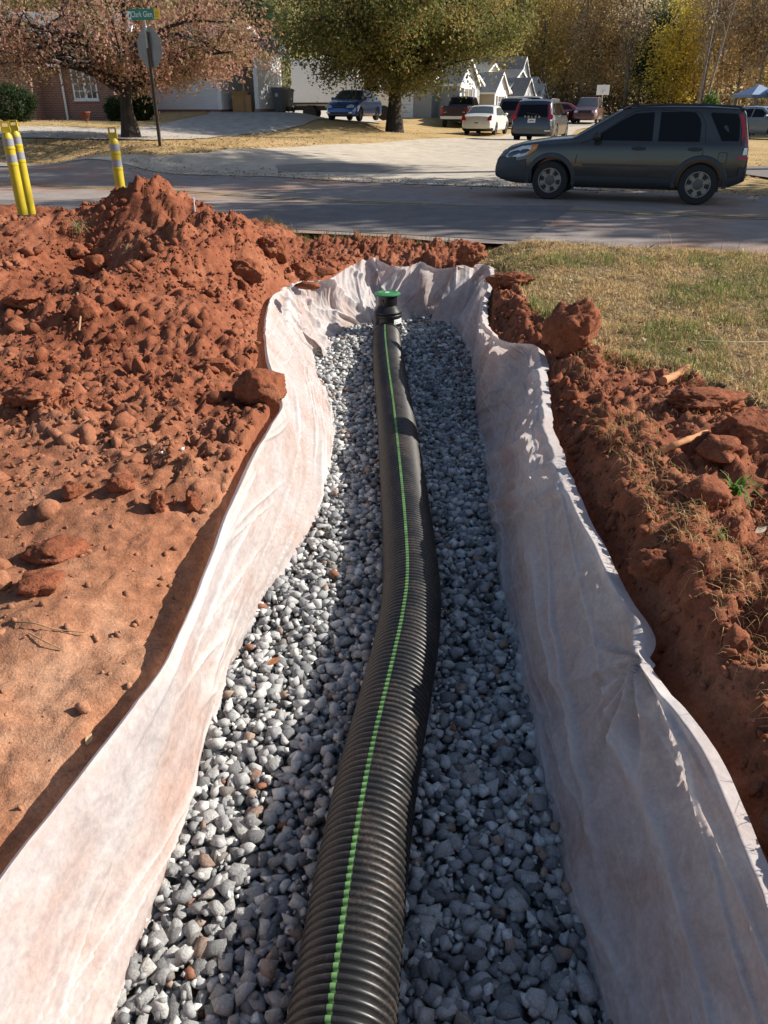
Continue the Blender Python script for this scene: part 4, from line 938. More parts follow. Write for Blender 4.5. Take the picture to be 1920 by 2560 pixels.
# ------------------------------------------------------------------ vehicles
M['glass'] = simple('tinted_glass', (0.006, 0.006, 0.007), 0.08, var=0.05, spec=0.22)
M['clear_glass'] = simple('window_glass', (0.06, 0.075, 0.08), 0.05, var=0.1, spec=0.8)
M['tyre'] = simple('tyre_rubber', (0.02, 0.02, 0.02), 0.85, var=0.2, scale=30)
M['alloy'] = simple('wheel_silver', (0.26, 0.26, 0.25), 0.35, 0.7, var=0.15)
M['black'] = simple('black_trim', (0.018, 0.019, 0.022), 0.55)
M['cladding'] = simple('dark_cladding', (0.035, 0.04, 0.05), 0.5)
M['chrome'] = simple('chrome', (0.7, 0.7, 0.7), 0.15, 1.0, var=0.05)
M['red_lamp'] = simple('red_lamp', (0.42, 0.015, 0.02), 0.15, var=0.2, coat=0.5)
M['white_lamp'] = simple('clear_lamp', (0.62, 0.63, 0.64), 0.12, 0.2, var=0.25, scale=25, coat=1.0)
M['amber'] = simple('amber_lamp', (0.75, 0.24, 0.03), 0.2, coat=0.5)
M['plate'] = simple('licence_plate', (0.72, 0.73, 0.72), 0.4, var=0.08, scale=60)
M['ink'] = simple('plate_ink', (0.08, 0.09, 0.12), 0.5)
def paint(name, col, rough=0.3): return simple(name, col, rough, 0.25, var=0.08, scale=2.5, coat=0.6)

class Car:
    """x forward, y left, z up, origin on the ground midway between the axles"""
    def __init__(s, name, loc, heading, label, group=None, cat='car', **P):
        s.__dict__.update(dict(W=1.78, xf=2.2, xr=-2.2, wb=2.6, zb=0.22, tumble=0.30, wr=0.32, tw=0.2, arch=0.40, zk=1.0, fk=1.0, rk=1.0, ncut=0.24, tcut=0.12, crown=0.03), **P)
        s.root = empty(name, loc, math.atan2(heading[1], heading[0]), label, cat, group)
        s.xf, s.xr = s.mx(s.xf), s.mx(s.xr)
        s.roof = np.array(sorted(s.mp(P['roof']))); s.belt = np.array(sorted(s.mp(P['belt'])))
    def mx(s, x): return 1.5 + (x - 1.5) * s.fk if x > 1.5 else -1.5 + (x + 1.5) * s.rk if x < -1.5 else x
    def mz(s, z): return z if z < 0.45 else 0.45 + (z - 0.45) * s.zk
    def mp(s, pts): return [(s.mx(x), s.mz(z)) for x, z in pts]
    def zt(s, x): return float(np.interp(x, s.roof[:, 0], s.roof[:, 1]))
    def ring(s, x):
        w = s.W / 2
        fx = max(0, (x - (s.xf - 0.75)) / 0.75); rx = max(0, ((s.xr + 0.6) - x) / 0.6)
        w *= 1 - s.ncut * fx ** 2.4 - s.tcut * rx ** 2.4
        zt = s.zt(x); zb = s.zb + 0.10 * max(0, (x - (s.xf - 0.5)) / 0.5) ** 2 + 0.14 * max(0, ((s.xr + 0.5) - x) / 0.5) ** 2
        zbelt = min(float(np.interp(x, s.belt[:, 0], s.belt[:, 1])), zt - 0.02)
        wr = w - s.tumble * max(0, zt - zbelt) - 0.035
        h = zbelt - zb
        pts = [(0, zb), (w * 0.55, zb), (w * 0.90, zb + 0.01), (w * 0.955, zb + 0.05), (w * 0.975, zb + 0.13 * h), (w * 0.985, zb + 0.22 * h), (w * 0.993, zb + 0.32 * h), (w, zb + 0.44 * h), (w * 0.999, zb + 0.56 * h),
               (w * 0.994, zb + 0.68 * h), (w * 0.985, zb + 0.80 * h), (w * 0.978, zb + 0.90 * h), (w * 0.960, zb + 0.97 * h), (w * 0.945, zbelt)]
        wr = min(wr, w * 0.945 - 0.01); zr = zt - min(0.07, 0.5 * (zt - zbelt))
        for k in range(1, 6): t = k / 5; pts.append((w * 0.945 * (1 - t) + wr * t, zbelt * (1 - t) + zr * t))
        ed = min(0.07, (zt - zbelt) * 0.5)
        pts += [(wr - 0.025, zr + 0.55 * (zt - zr)), (wr - 0.07, zt - 0.006), (wr * 0.66, zt + s.crown * 0.5), (wr * 0.33, zt + s.crown * 0.9), (0, zt + s.crown)]
        return pts
    def hw(s, x, z):
        p = s.ring(x); q = [(b_, a) for a, b_ in p[2:]]; q.sort()
        return float(np.interp(z, [t[0] for t in q], [t[1] for t in q]))
    def tz(s, x, y):
        p = s.ring(x)[14:]; q = sorted((a, b_) for a, b_ in p); return float(np.interp(abs(y), [t[0] for t in q], [t[1] for t in q]))
    def body(s, mat, n=84, boolean=True):
        keyx = set(np.linspace(s.xr, s.xf, n).tolist()) | set(float(k) for k in s.roof[:, 0] if s.xr <= k <= s.xf)
        X = sorted(keyx); X = [x for i, x in enumerate(X) if i == 0 or x - X[i - 1] > 0.004]
        mb = MB(); half = [s.ring(x) for x in X]; k = len(half[0]); m_ = 2 * k - 2; vs = []
        for x, h in zip(X, half):
            vs += [(x, a, b_) for a, b_ in h] + [(x, -a, b_) for a, b_ in h[-2:0:-1]]
        fs = [(i * m_ + j, i * m_ + (j + 1) % m_, (i + 1) * m_ + (j + 1) % m_, (i + 1) * m_ + j) for i in range(len(X) - 1) for j in range(m_)]
        fs += [tuple(range(m_)), tuple(range((len(X) - 1) * m_, len(X) * m_))[::-1]]
        mb.add(vs, fs); s.grid = (vs, fs[:-2]); me = mb.mesh('body', mat, True, 28)
        o = link(bpy.data.objects.new('body', me), s.root)
        if boolean:
            cut = MB()
            for ax in (s.wb / 2, -s.wb / 2):
                for sd in (1, -1):
                    y0, y1 = sorted((sd * (s.W / 2 - 0.30), sd * (s.W / 2 + 0.2)))
                    cut.lathe([(s.arch, y0), (s.arch, y1)], 40, axis='y', c=(ax, 0, s.tr + 0.005))
            co = bpy.data.objects.new('cut', cut.mesh('cut', M['black'])); COL.objects.link(co); co.parent = s.root
            md = o.modifiers.new('arches', 'BOOLEAN'); md.object = co; md.operation = 'DIFFERENCE'; md.solver = 'EXACT'
            dg = bpy.context.evaluated_depsgraph_get(); new = bpy.data.meshes.new_from_object(o.evaluated_get(dg))
            o.modifiers.clear(); o.data = new; new.set_sharp_from_angle(angle=R(28))
            if not new.materials: new.materials.append(mat)
            if len(new.materials) < 2: new.materials.append(M['black'])
            idx_ = np.zeros(len(new.polygons), int); ctr = np.array([p.center[:] for p in new.polygons])
            bpy.data.objects.remove(co)
        s.bodyo = o; return o
    def shell(s, name, pred, off, mat, parent=None):
        vs, fs = s.grid; vs = np.array(vs); keep_ = [f for f in fs if pred(*vs[list(f)].mean(0))]
        nrm = np.zeros_like(vs)
        for f in fs:
            a, b_, c_ = vs[f[0]], vs[f[1]], vs[f[2]]; n_ = np.cross(b_ - a, c_ - a); l = np.linalg.norm(n_)
            if l > 1e-9:
                for i in f: nrm[i] += n_ / l
        l = np.linalg.norm(nrm, axis=1, keepdims=True); nrm /= np.where(l > 1e-9, l, 1)
        ctr = np.array([0, 0, 0.7]); sg = np.sign(((vs - ctr) * nrm).sum(1)).mean(); used = sorted({i for f in keep_ for i in f}); mp = {u: k for k, u in enumerate(used)}
        if not used: return None
        mb = MB(); P = vs[used] + nrm[used] * off * (1 if sg > 0 else -1); n_ = len(used)
        edges = {}
        for f in keep_:
            for i in range(4): e = (f[i], f[(i + 1) % 4]); edges[e] = edges.get(e, 0) + 1
        rim = [e for e in edges if (e[1], e[0]) not in edges]
        mb.add([tuple(p) for p in P] + [tuple(p) for p in vs[used]], [tuple(mp[i] for i in f) for f in keep_] + [(mp[a], mp[b_], mp[b_] + n_, mp[a] + n_) for a, b_ in rim])
        return mb.build(name, mat, parent or s.root, True, 35)
    def side(s, name, poly, mat, eps=0.012, sides=(1, -1), parent=None, each=True):
        out = []; poly = s.mp(poly)
        for sd in sides:
            P = [(x, sd * (s.hw(x, z) + eps), z) for x, z in poly]; Q = [(x, sd * (s.hw(x, z) - 0.02), z) for x, z in poly]; n_ = len(P)
            out.append(MB().add(P + Q, [tuple(range(n_))] + [(i, (i + 1) % n_, n_ + (i + 1) % n_, n_ + i) for i in range(n_)]).build(name, mat, parent or s.root))
        return out
    def line(s, name, pts, w, mat, eps=0.003, sides=(1, -1)):
        pts = s.mp(pts)
        for sd in sides:
            mb = MB()
            for (x0, z0), (x1, z1) in zip(pts[:-1], pts[1:]):
                d = Vector((x1 - x0, z1 - z0)).normalized() * (w / 2); n_ = (-d.y, d.x)
                q = [(x0 + n_[0], z0 + n_[1]), (x1 + n_[0], z1 + n_[1]), (x1 - n_[0], z1 - n_[1]), (x0 - n_[0], z0 - n_[1])]
                mb.poly([(a, sd * (s.hw(a, b_) + eps), b_) for a, b_ in q])
            mb.build(name, mat, s.root)
    def top(s, name, x0, x1, inset0, inset1, mat, eps=0.008, n=8):
        """glass on the sloping upper surface between two stations"""
        V_ = []; m_ = 9
        for i in range(n + 1):
            t = i / n; x = x0 + (x1 - x0) * t; p = s.ring(x); w = p[-4][0] * 1.0 - (inset0 * (1 - t) + inset1 * t)
            sl = (s.zt(x + 0.01) - s.zt(x - 0.01)) / 0.02; l = math.hypot(1, sl)
            for j in range(m_):
                y = w * (j / (m_ - 1) * 2 - 1); V_.append((x - sl / l * eps, y, s.tz(x, y) + eps / l))
        return MB().add(V_, [(i * m_ + j, i * m_ + j + 1, (i + 1) * m_ + j + 1, (i + 1) * m_ + j) for i in range(n) for j in range(m_ - 1)]).build(name, mat, s.root, True, 60)
    def end_x(s, z, front):
        xs_ = np.linspace(s.xr, 0, 300) if not front else np.linspace(s.xf, 0, 300)
        for x in xs_:
            if s.zt(x) >= z: return float(x)
        return 0.0
    def end(s, name, poly, mat, front=False, eps=0.012, parent=None, thick=0.03):
        """panel on the nose or tail, poly in (y, z)"""
        sg = 1 if front else -1; poly = [(y, s.mz(z)) for y, z in poly]
        P = [(s.end_x(z - s.crown, front) + sg * eps, y, z) for y, z in poly]; Q = [(a - sg * thick, b_, c_) for a, b_, c_ in P]; n_ = len(P)
        return MB().add(P + Q, [tuple(range(n_)), tuple(range(n_, 2 * n_))[::-1]] + [(i, (i + 1) % n_, n_ + (i + 1) % n_, n_ + i) for i in range(n_)]).build(name, mat, parent or s.root)
    def wheels(s, style='steel', rimmat=None, detail=True):
        r_, w = s.tr, s.tw; proto = None
        for ax in (s.wb / 2, -s.wb / 2):
            for sd in (1, -1):
                yc = sd * (s.W / 2 - w / 2 - 0.012)
                if proto is None:
                    e = empty('wheel'); e.parent = s.root
                    MB().lathe([(r_ * 0.62, -w / 2 + 0.01), (r_ * 0.66, -w / 2), (r_ * 0.93, -w / 2 + 0.004), (r_ * 0.985, -w / 2 + 0.03), (r_, -w / 2 + 0.05), (r_, w / 2 - 0.05), (r_ * 0.985, w / 2 - 0.03), (r_ * 0.93, w / 2 - 0.004), (r_ * 0.66, w / 2), (r_ * 0.62, w / 2 - 0.01)], 36, axis='y', caps=False).build('tyre', M['tyre'], e, True, 35)
                    rm = rimmat or M['alloy']; rr_ = r_ * 0.635
                    MB().lathe([(rr_, -w / 2 + 0.02), (rr_, w / 2 - 0.012), (rr_ * 1.0, w / 2 - 0.004), (rr_ * 0.93, w / 2 - 0.004), (rr_ * 0.90, w / 2 - 0.03), (rr_ * 0.86, w / 2 - 0.045), (0.01, w / 2 - 0.05)], 36, axis='y', caps=False).build('rim', rm if style == 'steel' else M['black'], e, True, 35)
                    nsp = 6 if style == 'steel' else 5
                    for k in range(nsp):
                        a = 2 * math.pi * k / nsp + 0.2
                        if style == 'steel':
                            sp = MB()
                            for (ra, rb, ha) in ((0.60, 0.90, 0.20),):
                                q = [(rr_ * rr2 * math.cos(a + dh), rr_ * rr2 * math.sin(a + dh)) for rr2, dh in ((0.56, -0.26), (0.80, -0.24), (0.90, -0.16), (0.93, 0.0), (0.90, 0.16), (0.80, 0.24), (0.56, 0.26), (0.52, 0))]
                                sp.add([(x_, w / 2 - 0.0405, z_) for x_, z_ in q], [tuple(range(8))])
                            sp.build('vent_slot', M['black'], e)
                        q = [(rr_ * rr2 * math.cos(a + dh + math.pi / nsp), rr_ * rr2 * math.sin(a + dh + math.pi / nsp)) for rr2, dh in ((0.30, -0.30), (0.92, -0.13), (0.92, 0.13), (0.30, 0.30))]
                        MB().add([(x_, w / 2 - 0.020, z_) for x_, z_ in q] + [(x_, w / 2 - 0.048, z_) for x_, z_ in q], [(0, 1, 2, 3), (0, 1, 5, 4), (1, 2, 6, 5), (2, 3, 7, 6), (3, 0, 4, 7)]).build('spoke', rm, e)
                    MB().lathe([(rr_ * 0.42, w / 2 - 0.045), (rr_ * 0.40, w / 2 - 0.012), (rr_ * 0.30, w / 2 - 0.006), (0.004, w / 2 - 0.004)], 24, axis='y').build('hub_cap', simple('hub_grey', (0.10, 0.095, 0.09), 0.5), e, True, 40)
                    proto = e; q = e
                else: q = copy_tree(proto, s.root)
                q.location = (ax, yc, r_); q.rotation_euler = (0, 0, 0 if sd > 0 else math.pi)
    def flare(s, name, r0, r1, off, mat):
        for ax in (s.wb / 2, -s.wb / 2):
            for sd in (1, -1):
                mb = MB(); V_ = []; n_ = 28
                for k in range(n_ + 1):
                    a = R(-22 + 224 * k / n_)
                    for rr2, o_ in ((r0, -0.03), (r0, off), (r1 - 0.015, off * 0.9), (r1, 0.0)):
                        x, z = ax + rr2 * math.cos(a), s.tr + rr2 * math.sin(a); z = max(z, s.zb + 0.01)
                        V_.append((x, sd * (s.hw(min(max(x, s.xr + .02), s.xf - .02), max(z, s.zb + 0.06)) + o_), z))
                mb.add(V_, [(i * 4 + j, i * 4 + j + 1, (i + 1) * 4 + j + 1, (i + 1) * 4 + j) for i in range(n_) for j in range(3)]).build(name, mat, s.root, True, 40)
    def mirror(s, x, z, mat):
        for sd in (1, -1):
            y = sd * (s.hw(x, z - 0.06)); mb = MB()
            prof = [(0, 0.045), (0.05, 0.075), (0.10, 0.07), (0.13, 0.03)]
            v_, f_ = ico(2); P = [(x + 0.075 * a, y + sd * (0.10 + 0.10 * abs(b_) * (1 if b_ * sd > 0 else -1)), z + 0.085 * c_) for a, b_, c_ in v_]
            mb.add(P, f_.tolist()); mb.box(x - 0.02, x + 0.03, min(y - sd * 0.04, y + sd * 0.06), max(y - sd * 0.04, y + sd * 0.06), z - 0.075, z - 0.045)
            mb.build('mirror', mat, s.root, True, 50)

# --- the passing SUV
suv_paint = paint('olive_grey_paint', (0.046, 0.046, 0.043), 0.20)
H_ = (-0.9356, 0.353)
c = Car('suv', (4.64, 16.04, 0.035), H_, 'dark olive grey SUV driving past on the road, seen from its left side', None, 'SUV', zk=0.91, fk=1.27, rk=0.64, W=1.78, xf=2.20, xr=-2.36, wb=2.62, tr=0.338, tw=0.215, arch=0.405, zb=0.27, tumble=0.27, ncut=0.22, tcut=0.10,
        roof=[(-2.36, 0.52), (-2.355, 0.76), (-2.33, 0.98), (-2.29, 1.12), (-2.12, 1.55), (-2.04, 1.625), (-1.9, 1.655), (-1.2, 1.685), (-0.6, 1.69), (-0.1, 1.68), (0.10, 1.655), (0.22, 1.60), (0.92, 1.155), (1.00, 1.12), (1.4, 1.085), (1.8, 1.01), (2.02, 0.93), (2.14, 0.80), (2.185, 0.70), (2.20, 0.58)],
        belt=[(-2.36, 0.9), (-2.2, 1.08), (-1.0, 1.06), (0.9, 1.03), (1.6, 0.98), (2.0, 0.85), (2.2, 0.6)])
c.body(suv_paint, 110)
W_ = M['glass']
c.side('window', [(0.62, 1.09), (0.44, 1.22), (0.10, 1.46), (-0.08, 1.555), (-0.40, 1.58), (-0.43, 1.085)], W_)
c.side('window', [(-0.53, 1.085), (-0.51, 1.58), (-0.9, 1.585), (-1.08, 1.57), (-1.16, 1.48), (-1.20, 1.38), (-1.22, 1.10), (-1.20, 1.085)], W_)
c.side('window', [(-1.62, 1.10), (-1.33, 1.54), (-1.34, 1.575), (-1.90, 1.555), (-1.98, 1.44), (-2.05, 1.14), (-2.03, 1.10)], W_)
c.line('window_divider', [(-1.06, 1.085), (-1.02, 1.575)], 0.02, M['black'], 0.008)
c.top('windshield', 0.90, 0.24, 0.02, 0.05, M['clear_glass'])
c.end('rear_window', [(-0.62, 1.12), (-0.56, 1.52), (0.56, 1.52), (0.62, 1.12)], W_)
seam = M['black']
c.line('door_seam', [(0.88, 0.42), (0.86, 0.75), (0.80, 1.03), (0.60, 1.10), (0.38, 1.28), (0.06, 1.52), (-0.08, 1.60), (-0.42, 1.625)], 0.014, seam, 0.006)
c.line('door_seam', [(-0.47, 0.40), (-0.47, 1.62)], 0.014, seam, 0.006)
c.line('door_seam', [(-1.02, 0.62), (-1.30, 0.86), (-1.32, 1.06), (-1.27, 1.40), (-1.15, 1.58), (-0.5, 1.625)], 0.014, seam, 0.006)
c.line('door_seam', [(0.88, 0.415), (-0.82, 0.415)], 0.014, seam, 0.006)
c.line('fuel_flap', [(-1.80, 0.90), (-1.62, 0.90), (-1.60, 0.88), (-1.60, 0.73), (-1.62, 0.71), (-1.80, 0.71), (-1.82, 0.73), (-1.82, 0.88), (-1.80, 0.90)], 0.010, seam, 0.006)
c.side('door_moulding', [(0.74, 0.615), (0.74, 0.66), (-0.45, 0.66), (-0.45, 0.615)], M['cladding'], 0.016)
c.side('door_moulding', [(-0.48, 0.615), (-0.48, 0.66), (-0.93, 0.65), (-0.95, 0.615)], M['cladding'], 0.016)
for hx in (-0.22, -1.17):
    c.side('door_handle', [(hx + .12, .935), (hx + .12, .965), (hx + .02, .985), (hx - .02, .985), (hx - .12, .965), (hx - .12, .935), (hx - .02, .915), (hx + .02, .915)], M['black'], 0.028)
c.shell('front_bumper', lambda x, y, z: x > 1.76 and z < 0.70 or (x > 1.64 and z < 0.58), 0.012, M['cladding'])
c.shell('rear_bumper', lambda x, y, z: x < -1.93 and 0.30 < z < 0.64 or (x < -1.74 and 0.30 < z < 0.48), 0.018, M['cladding'])
c.shell('rocker_panel', lambda x, y, z: -0.88 < x < 0.90 and z < 0.42 and abs(y) > 0.6, 0.008, M['cladding'])
c.flare('wheel_flare', 0.40, 0.475, 0.022, M['cladding'])
c.side('headlamp', [(2.05, 0.745), (1.98, 0.86), (1.80, 0.955), (1.60, 0.99), (1.60, 0.93), (1.74, 0.78), (1.86, 0.745)], M['white_lamp'], 0.010)
c.side('turn_lamp', [(1.66, 0.985), (1.56, 0.995), (1.58, 0.90), (1.70, 0.79), (1.745, 0.785), (1.66, 0.90)], M['amber'], 0.014)
c.end('grille', [(-0.45, 0.74), (-0.45, 0.87), (0.45, 0.87), (0.45, 0.74)], M['black'], True, 0.014)
for z_ in (0.765, 0.81): c.end('grille_bar', [(-0.42, z_), (-0.42, z_ + .022), (0.42, z_ + .022), (0.42, z_)], M['chrome'], True, 0.024)
c.end('emblem', [(0.07 * math.cos(k * .785 + .39), 0.81 + 0.06 * math.sin(k * .785 + .39)) for k in range(8)], M['chrome'], True, 0.035)
for z_ in (0.46, 0.53): c.end('bumper_slot', [(-0.62, z_), (-0.62, z_ + .05), (0.62, z_ + .05), (0.62, z_)], M['black'], True, 0.02)
c.side('tail_lamp', [(-2.335, 0.78), (-2.10, 0.78), (-2.13, 1.05), (-2.07, 1.30), (-1.95, 1.54), (-2.04, 1.555), (-2.165, 1.34), (-2.265, 1.09), (-2.31, 0.96)], M['red_lamp'], 0.012)
c.side('tail_lamp_lens', [(-2.315, 0.86), (-2.20, 0.86), (-2.21, 0.98), (-2.295, 0.98)], M['white_lamp'], 0.018)
c.mirror(0.52, 1.09, M['black'])
for sd in (1, -1):
    MB().tube([(0.15, sd * 0.65, 1.515), (0.0, sd * 0.66, 1.57), (-0.6, sd * 0.67, 1.592), (-1.3, sd * 0.67, 1.588), (-1.75, sd * 0.66, 1.56), (-1.86, sd * 0.65, 1.51)], 0.018, 8).build('roof_rail', M['black'], c.root, True, 60)
    MB().box(-1.66, -1.63, sd * 0.80 - .04, sd * 0.80 + .04, 0.22, 0.42).build('mud_flap', M['black'], c.root); MB().box(0.86, 0.89, sd * 0.80 - .05, sd * 0.80 + .04, 0.2, 0.36).build('mud_flap', M['black'], c.root)
MB().tube([(0.84, 0.0, 1.14), (0.80, 0.35, 1.165), (0.74, 0.62, 1.185)], 0.012, 6).build('wiper', M['black'], c.root)
MB().box(-1.5, 1.5, -0.45, 0.45, 0.20, 0.30).build('underbody', M['black'], c.root)
c.end('licence_plate', [(-0.16, 0.78), (-0.16, 0.93), (0.16, 0.93), (0.16, 0.78)], M['plate'], False, 0.02)
c.wheels('steel')

def text_obj(name, s_, size, mat, parent, ext=0.004):
    cu = bpy.data.curves.new(name, 'FONT'); cu.body = s_; cu.size = size; cu.align_x = 'CENTER'; cu.align_y = 'CENTER'; cu.extrude = ext; cu.resolution_u = 2
    o = bpy.data.objects.new(name, cu); COL.objects.link(o); dg = bpy.context.evaluated_depsgraph_get()
    me = bpy.data.meshes.new_from_object(o.evaluated_get(dg)); bpy.data.objects.remove(o)
    me.materials.clear(); me.materials.append(mat); o = bpy.data.objects.new(name, me); return link(o, parent)

# generic shapes
def sedan_kw(L=4.7, W=1.78, Hh=1.46): return dict(W=W, xf=L * 0.48, xr=-L * 0.52, wb=L * 0.575, tr=0.31, arch=0.36, zb=0.2, tumble=0.36, ncut=0.28, tcut=0.16,
    roof=[(-L * .52, .45), (-L * .517, .72), (-L * .50, .92), (-L * .47, .99), (-L * .36, 1.03), (-L * .22, Hh - .06), (-L * .14, Hh - .01), (0, Hh), (L * .06, Hh - .02), (L * .10, Hh - .06), (L * .25, .98), (L * .29, .94), (L * .40, .84), (L * .455, .72), (L * .475, .60), (L * .48, .45)],
    belt=[(-L * .52, .8), (-L * .4, .95), (0, .92), (L * .28, .88), (L * .42, .72), (L * .48, .5)])
def suv_kw(L=4.9, W=1.92, Hh=1.72): return dict(W=W, xf=L * 0.47, xr=-L * 0.53, wb=L * 0.59, tr=0.37, arch=0.42, zb=0.26, tumble=0.26, ncut=0.24, tcut=0.12,
    roof=[(-L * .53, .55), (-L * .528, .9), (-L * .515, 1.05), (-L * .47, 1.5), (-L * .445, Hh - .07), (-L * .40, Hh - .02), (-L * .1, Hh), (0, Hh - .01), (L * .04, Hh - .06), (L * .20, 1.18), (L * .25, 1.13), (L * .38, 1.05), (L * .44, .92), (L * .465, .75), (L * .47, .5)],
    belt=[(-L * .53, .95), (-L * .4, 1.08), (0, 1.05), (L * .25, 1.0), (L * .42, .85), (L * .47, .6)])
def dress(c, kind, L, Hh, glass, pt, rim='alloy'):
    c.body(pt, 60)
    if kind == 'sedan':
        c.side('window', [(L * .20, .98), (L * .085, Hh - .13), (-.02, Hh - .10), (-.05, .97)], glass); c.side('window', [(-.12, .97), (-.10, Hh - .10), (-L * .17, Hh - .14), (-L * .25, 1.02), (-L * .24, .985)], glass)
        c.top('windshield', L * .245, L * .105, 0.02, 0.06, glass); c.top('rear_window', -L * .345, -L * .225, 0.02, 0.06, glass)
    else:
        c.side('window', [(L * .15, 1.12), (L * .02, Hh - .15), (-.25, Hh - .13), (-.28, 1.11)], glass); c.side('window', [(-.36, 1.11), (-.34, Hh - .13), (-L * .24, Hh - .14), (-L * .25, 1.13)], glass); c.side('window', [(-L * .275, 1.14), (-L * .265, Hh - .15), (-L * .40, Hh - .17), (-L * .45, 1.2), (-L * .44, 1.15)], glass)
        c.top('windshield', L * .195, L * .05, 0.02, 0.06, glass); c.end('rear_window', [(-W2(c) * .70, 1.08), (-W2(c) * .62, Hh - .20), (W2(c) * .62, Hh - .20), (W2(c) * .70, 1.08)], glass, False, 0.02)
    c.mirror(L * .17 if kind == 'sedan' else L * .13, 1.02 if kind == 'sedan' else 1.18, pt)
    c.line('door_seam', [(L * .2, .35), (L * .2, .9)], .01, seam); c.line('door_seam', [(-.08, .35), (-.08, .95)], .01, seam); c.line('door_seam', [(-L * .24, .6), (-L * .26, .95)], .01, seam)
    c.wheels('alloy', M[rim])
def W2(c): return c.W / 2
def gz(x, y, lift=0.03): return float(T(x, y)) + lift
def place(px_, py_, d):
    p = at(px_, py_, d); return (p.x, p.y, gz(p.x, p.y))
ang = lambda deg: (math.sin(R(deg)), math.cos(R(deg)))     # heading clockwise from +Y

# dark blue SUV parked rear on
p = at(1352, 350, 37.2); p = (p.x, p.y, gz(p.x, p.y, 0.045))
c = Car('suv', p, ang(21), 'dark blue SUV parked tail towards the viewer on the side street', 'parked vehicles', 'SUV', **suv_kw(4.95, 1.95, 1.76))
dress(c, 'suv', 4.95, 1.76, M['glass'], paint('navy_paint', (0.035, 0.042, 0.06), 0.25))
for sd in (1, -1):
    c.end('tail_lamp', [(sd * .70, .98), (sd * .93, .96), (sd * .95, 1.12), (sd * .82, 1.20), (sd * .72, 1.62), (sd * .66, 1.62), (sd * .74, 1.16)], M['red_lamp'], False, 0.035)
    c.end('reflector', [(sd * .62, .50), (sd * .88, .50), (sd * .88, .53), (sd * .62, .53)], M['red_lamp'] if sd > 0 else M['chrome'], False, 0.05)
    MB().tube([(0.3, sd * .66, 1.70), (0.1, sd * .67, 1.79), (-1.6, sd * .66, 1.79), (-1.85, sd * .65, 1.70)], 0.022, 6).build('roof_rail', M['chrome'], c.root, True)
pl = c.end('licence_plate', [(-.17, .84), (-.17, 1.0), (.17, 1.0), (.17, .84)], M['plate'], False, 0.04)
for k in range(6): c.end('plate_print', [(-.11 + k * .04, .895), (-.11 + k * .04, .945), (-.085 + k * .04, .945), (-.085 + k * .04, .895)], M['ink'], False, 0.046, pl, 0.004)
for k, ch in enumerate('VOLVO'):
    t_ = text_obj('lettering', ch, 0.11, M['chrome'], c.root); t_.matrix_local = Matrix.Translation((c.end_x(1.05, False) - 0.03, 0.32 - 0.16 * k, 1.075)) @ Matrix.Rotation(R(-90), 4, 'Z') @ Matrix.Rotation(R(90), 4, 'X')
c.shell('rear_bumper', lambda x, y, z: x < -2.35 and z < 0.62, 0.03, M['black'])
MB().tube([(-2.63, -0.3, 1.17), (-2.60, 0.05, 1.20), (-2.58, 0.25, 1.24)], 0.012, 6).build('wiper', M['black'], c.root)

# white saloon rear on
p = place(1215, 337, 44.5); c = Car('sedan', p, ang(20), 'white sedan parked rear on at the edge of the brown yard', 'parked vehicles', 'car', **sedan_kw(4.75, 1.80, 1.47))
dress(c, 'sedan', 4.75, 1.47, M['clear_glass'], paint('white_paint', (0.72, 0.71, 0.68), 0.3), 'black')
for sd in (1, -1): c.end('tail_lamp', [(sd * .60, .74), (sd * .84, .74), (sd * .86, .90), (sd * .82, .985), (sd * .70, .985), (sd * .62, .86)], M['red_lamp'], False, 0.03)
c.end('licence_plate', [(-.17, .56), (-.17, .70), (.17, .70), (.17, .56)], M['plate'], False, 0.03); c.end('plate_print', [(-.12, .60), (-.12, .66), (.12, .66), (.12, .60)], M['ink'], False, 0.035)
c.end('brake_lamp', [(-.12, 1.40), (-.12, 1.43), (.12, 1.43), (.12, 1.40)], M['black'], False, 0.03); c.shell('bumper_valance', lambda x, y, z: x < -2.1 and z < 0.36, 0.012, M['black'])

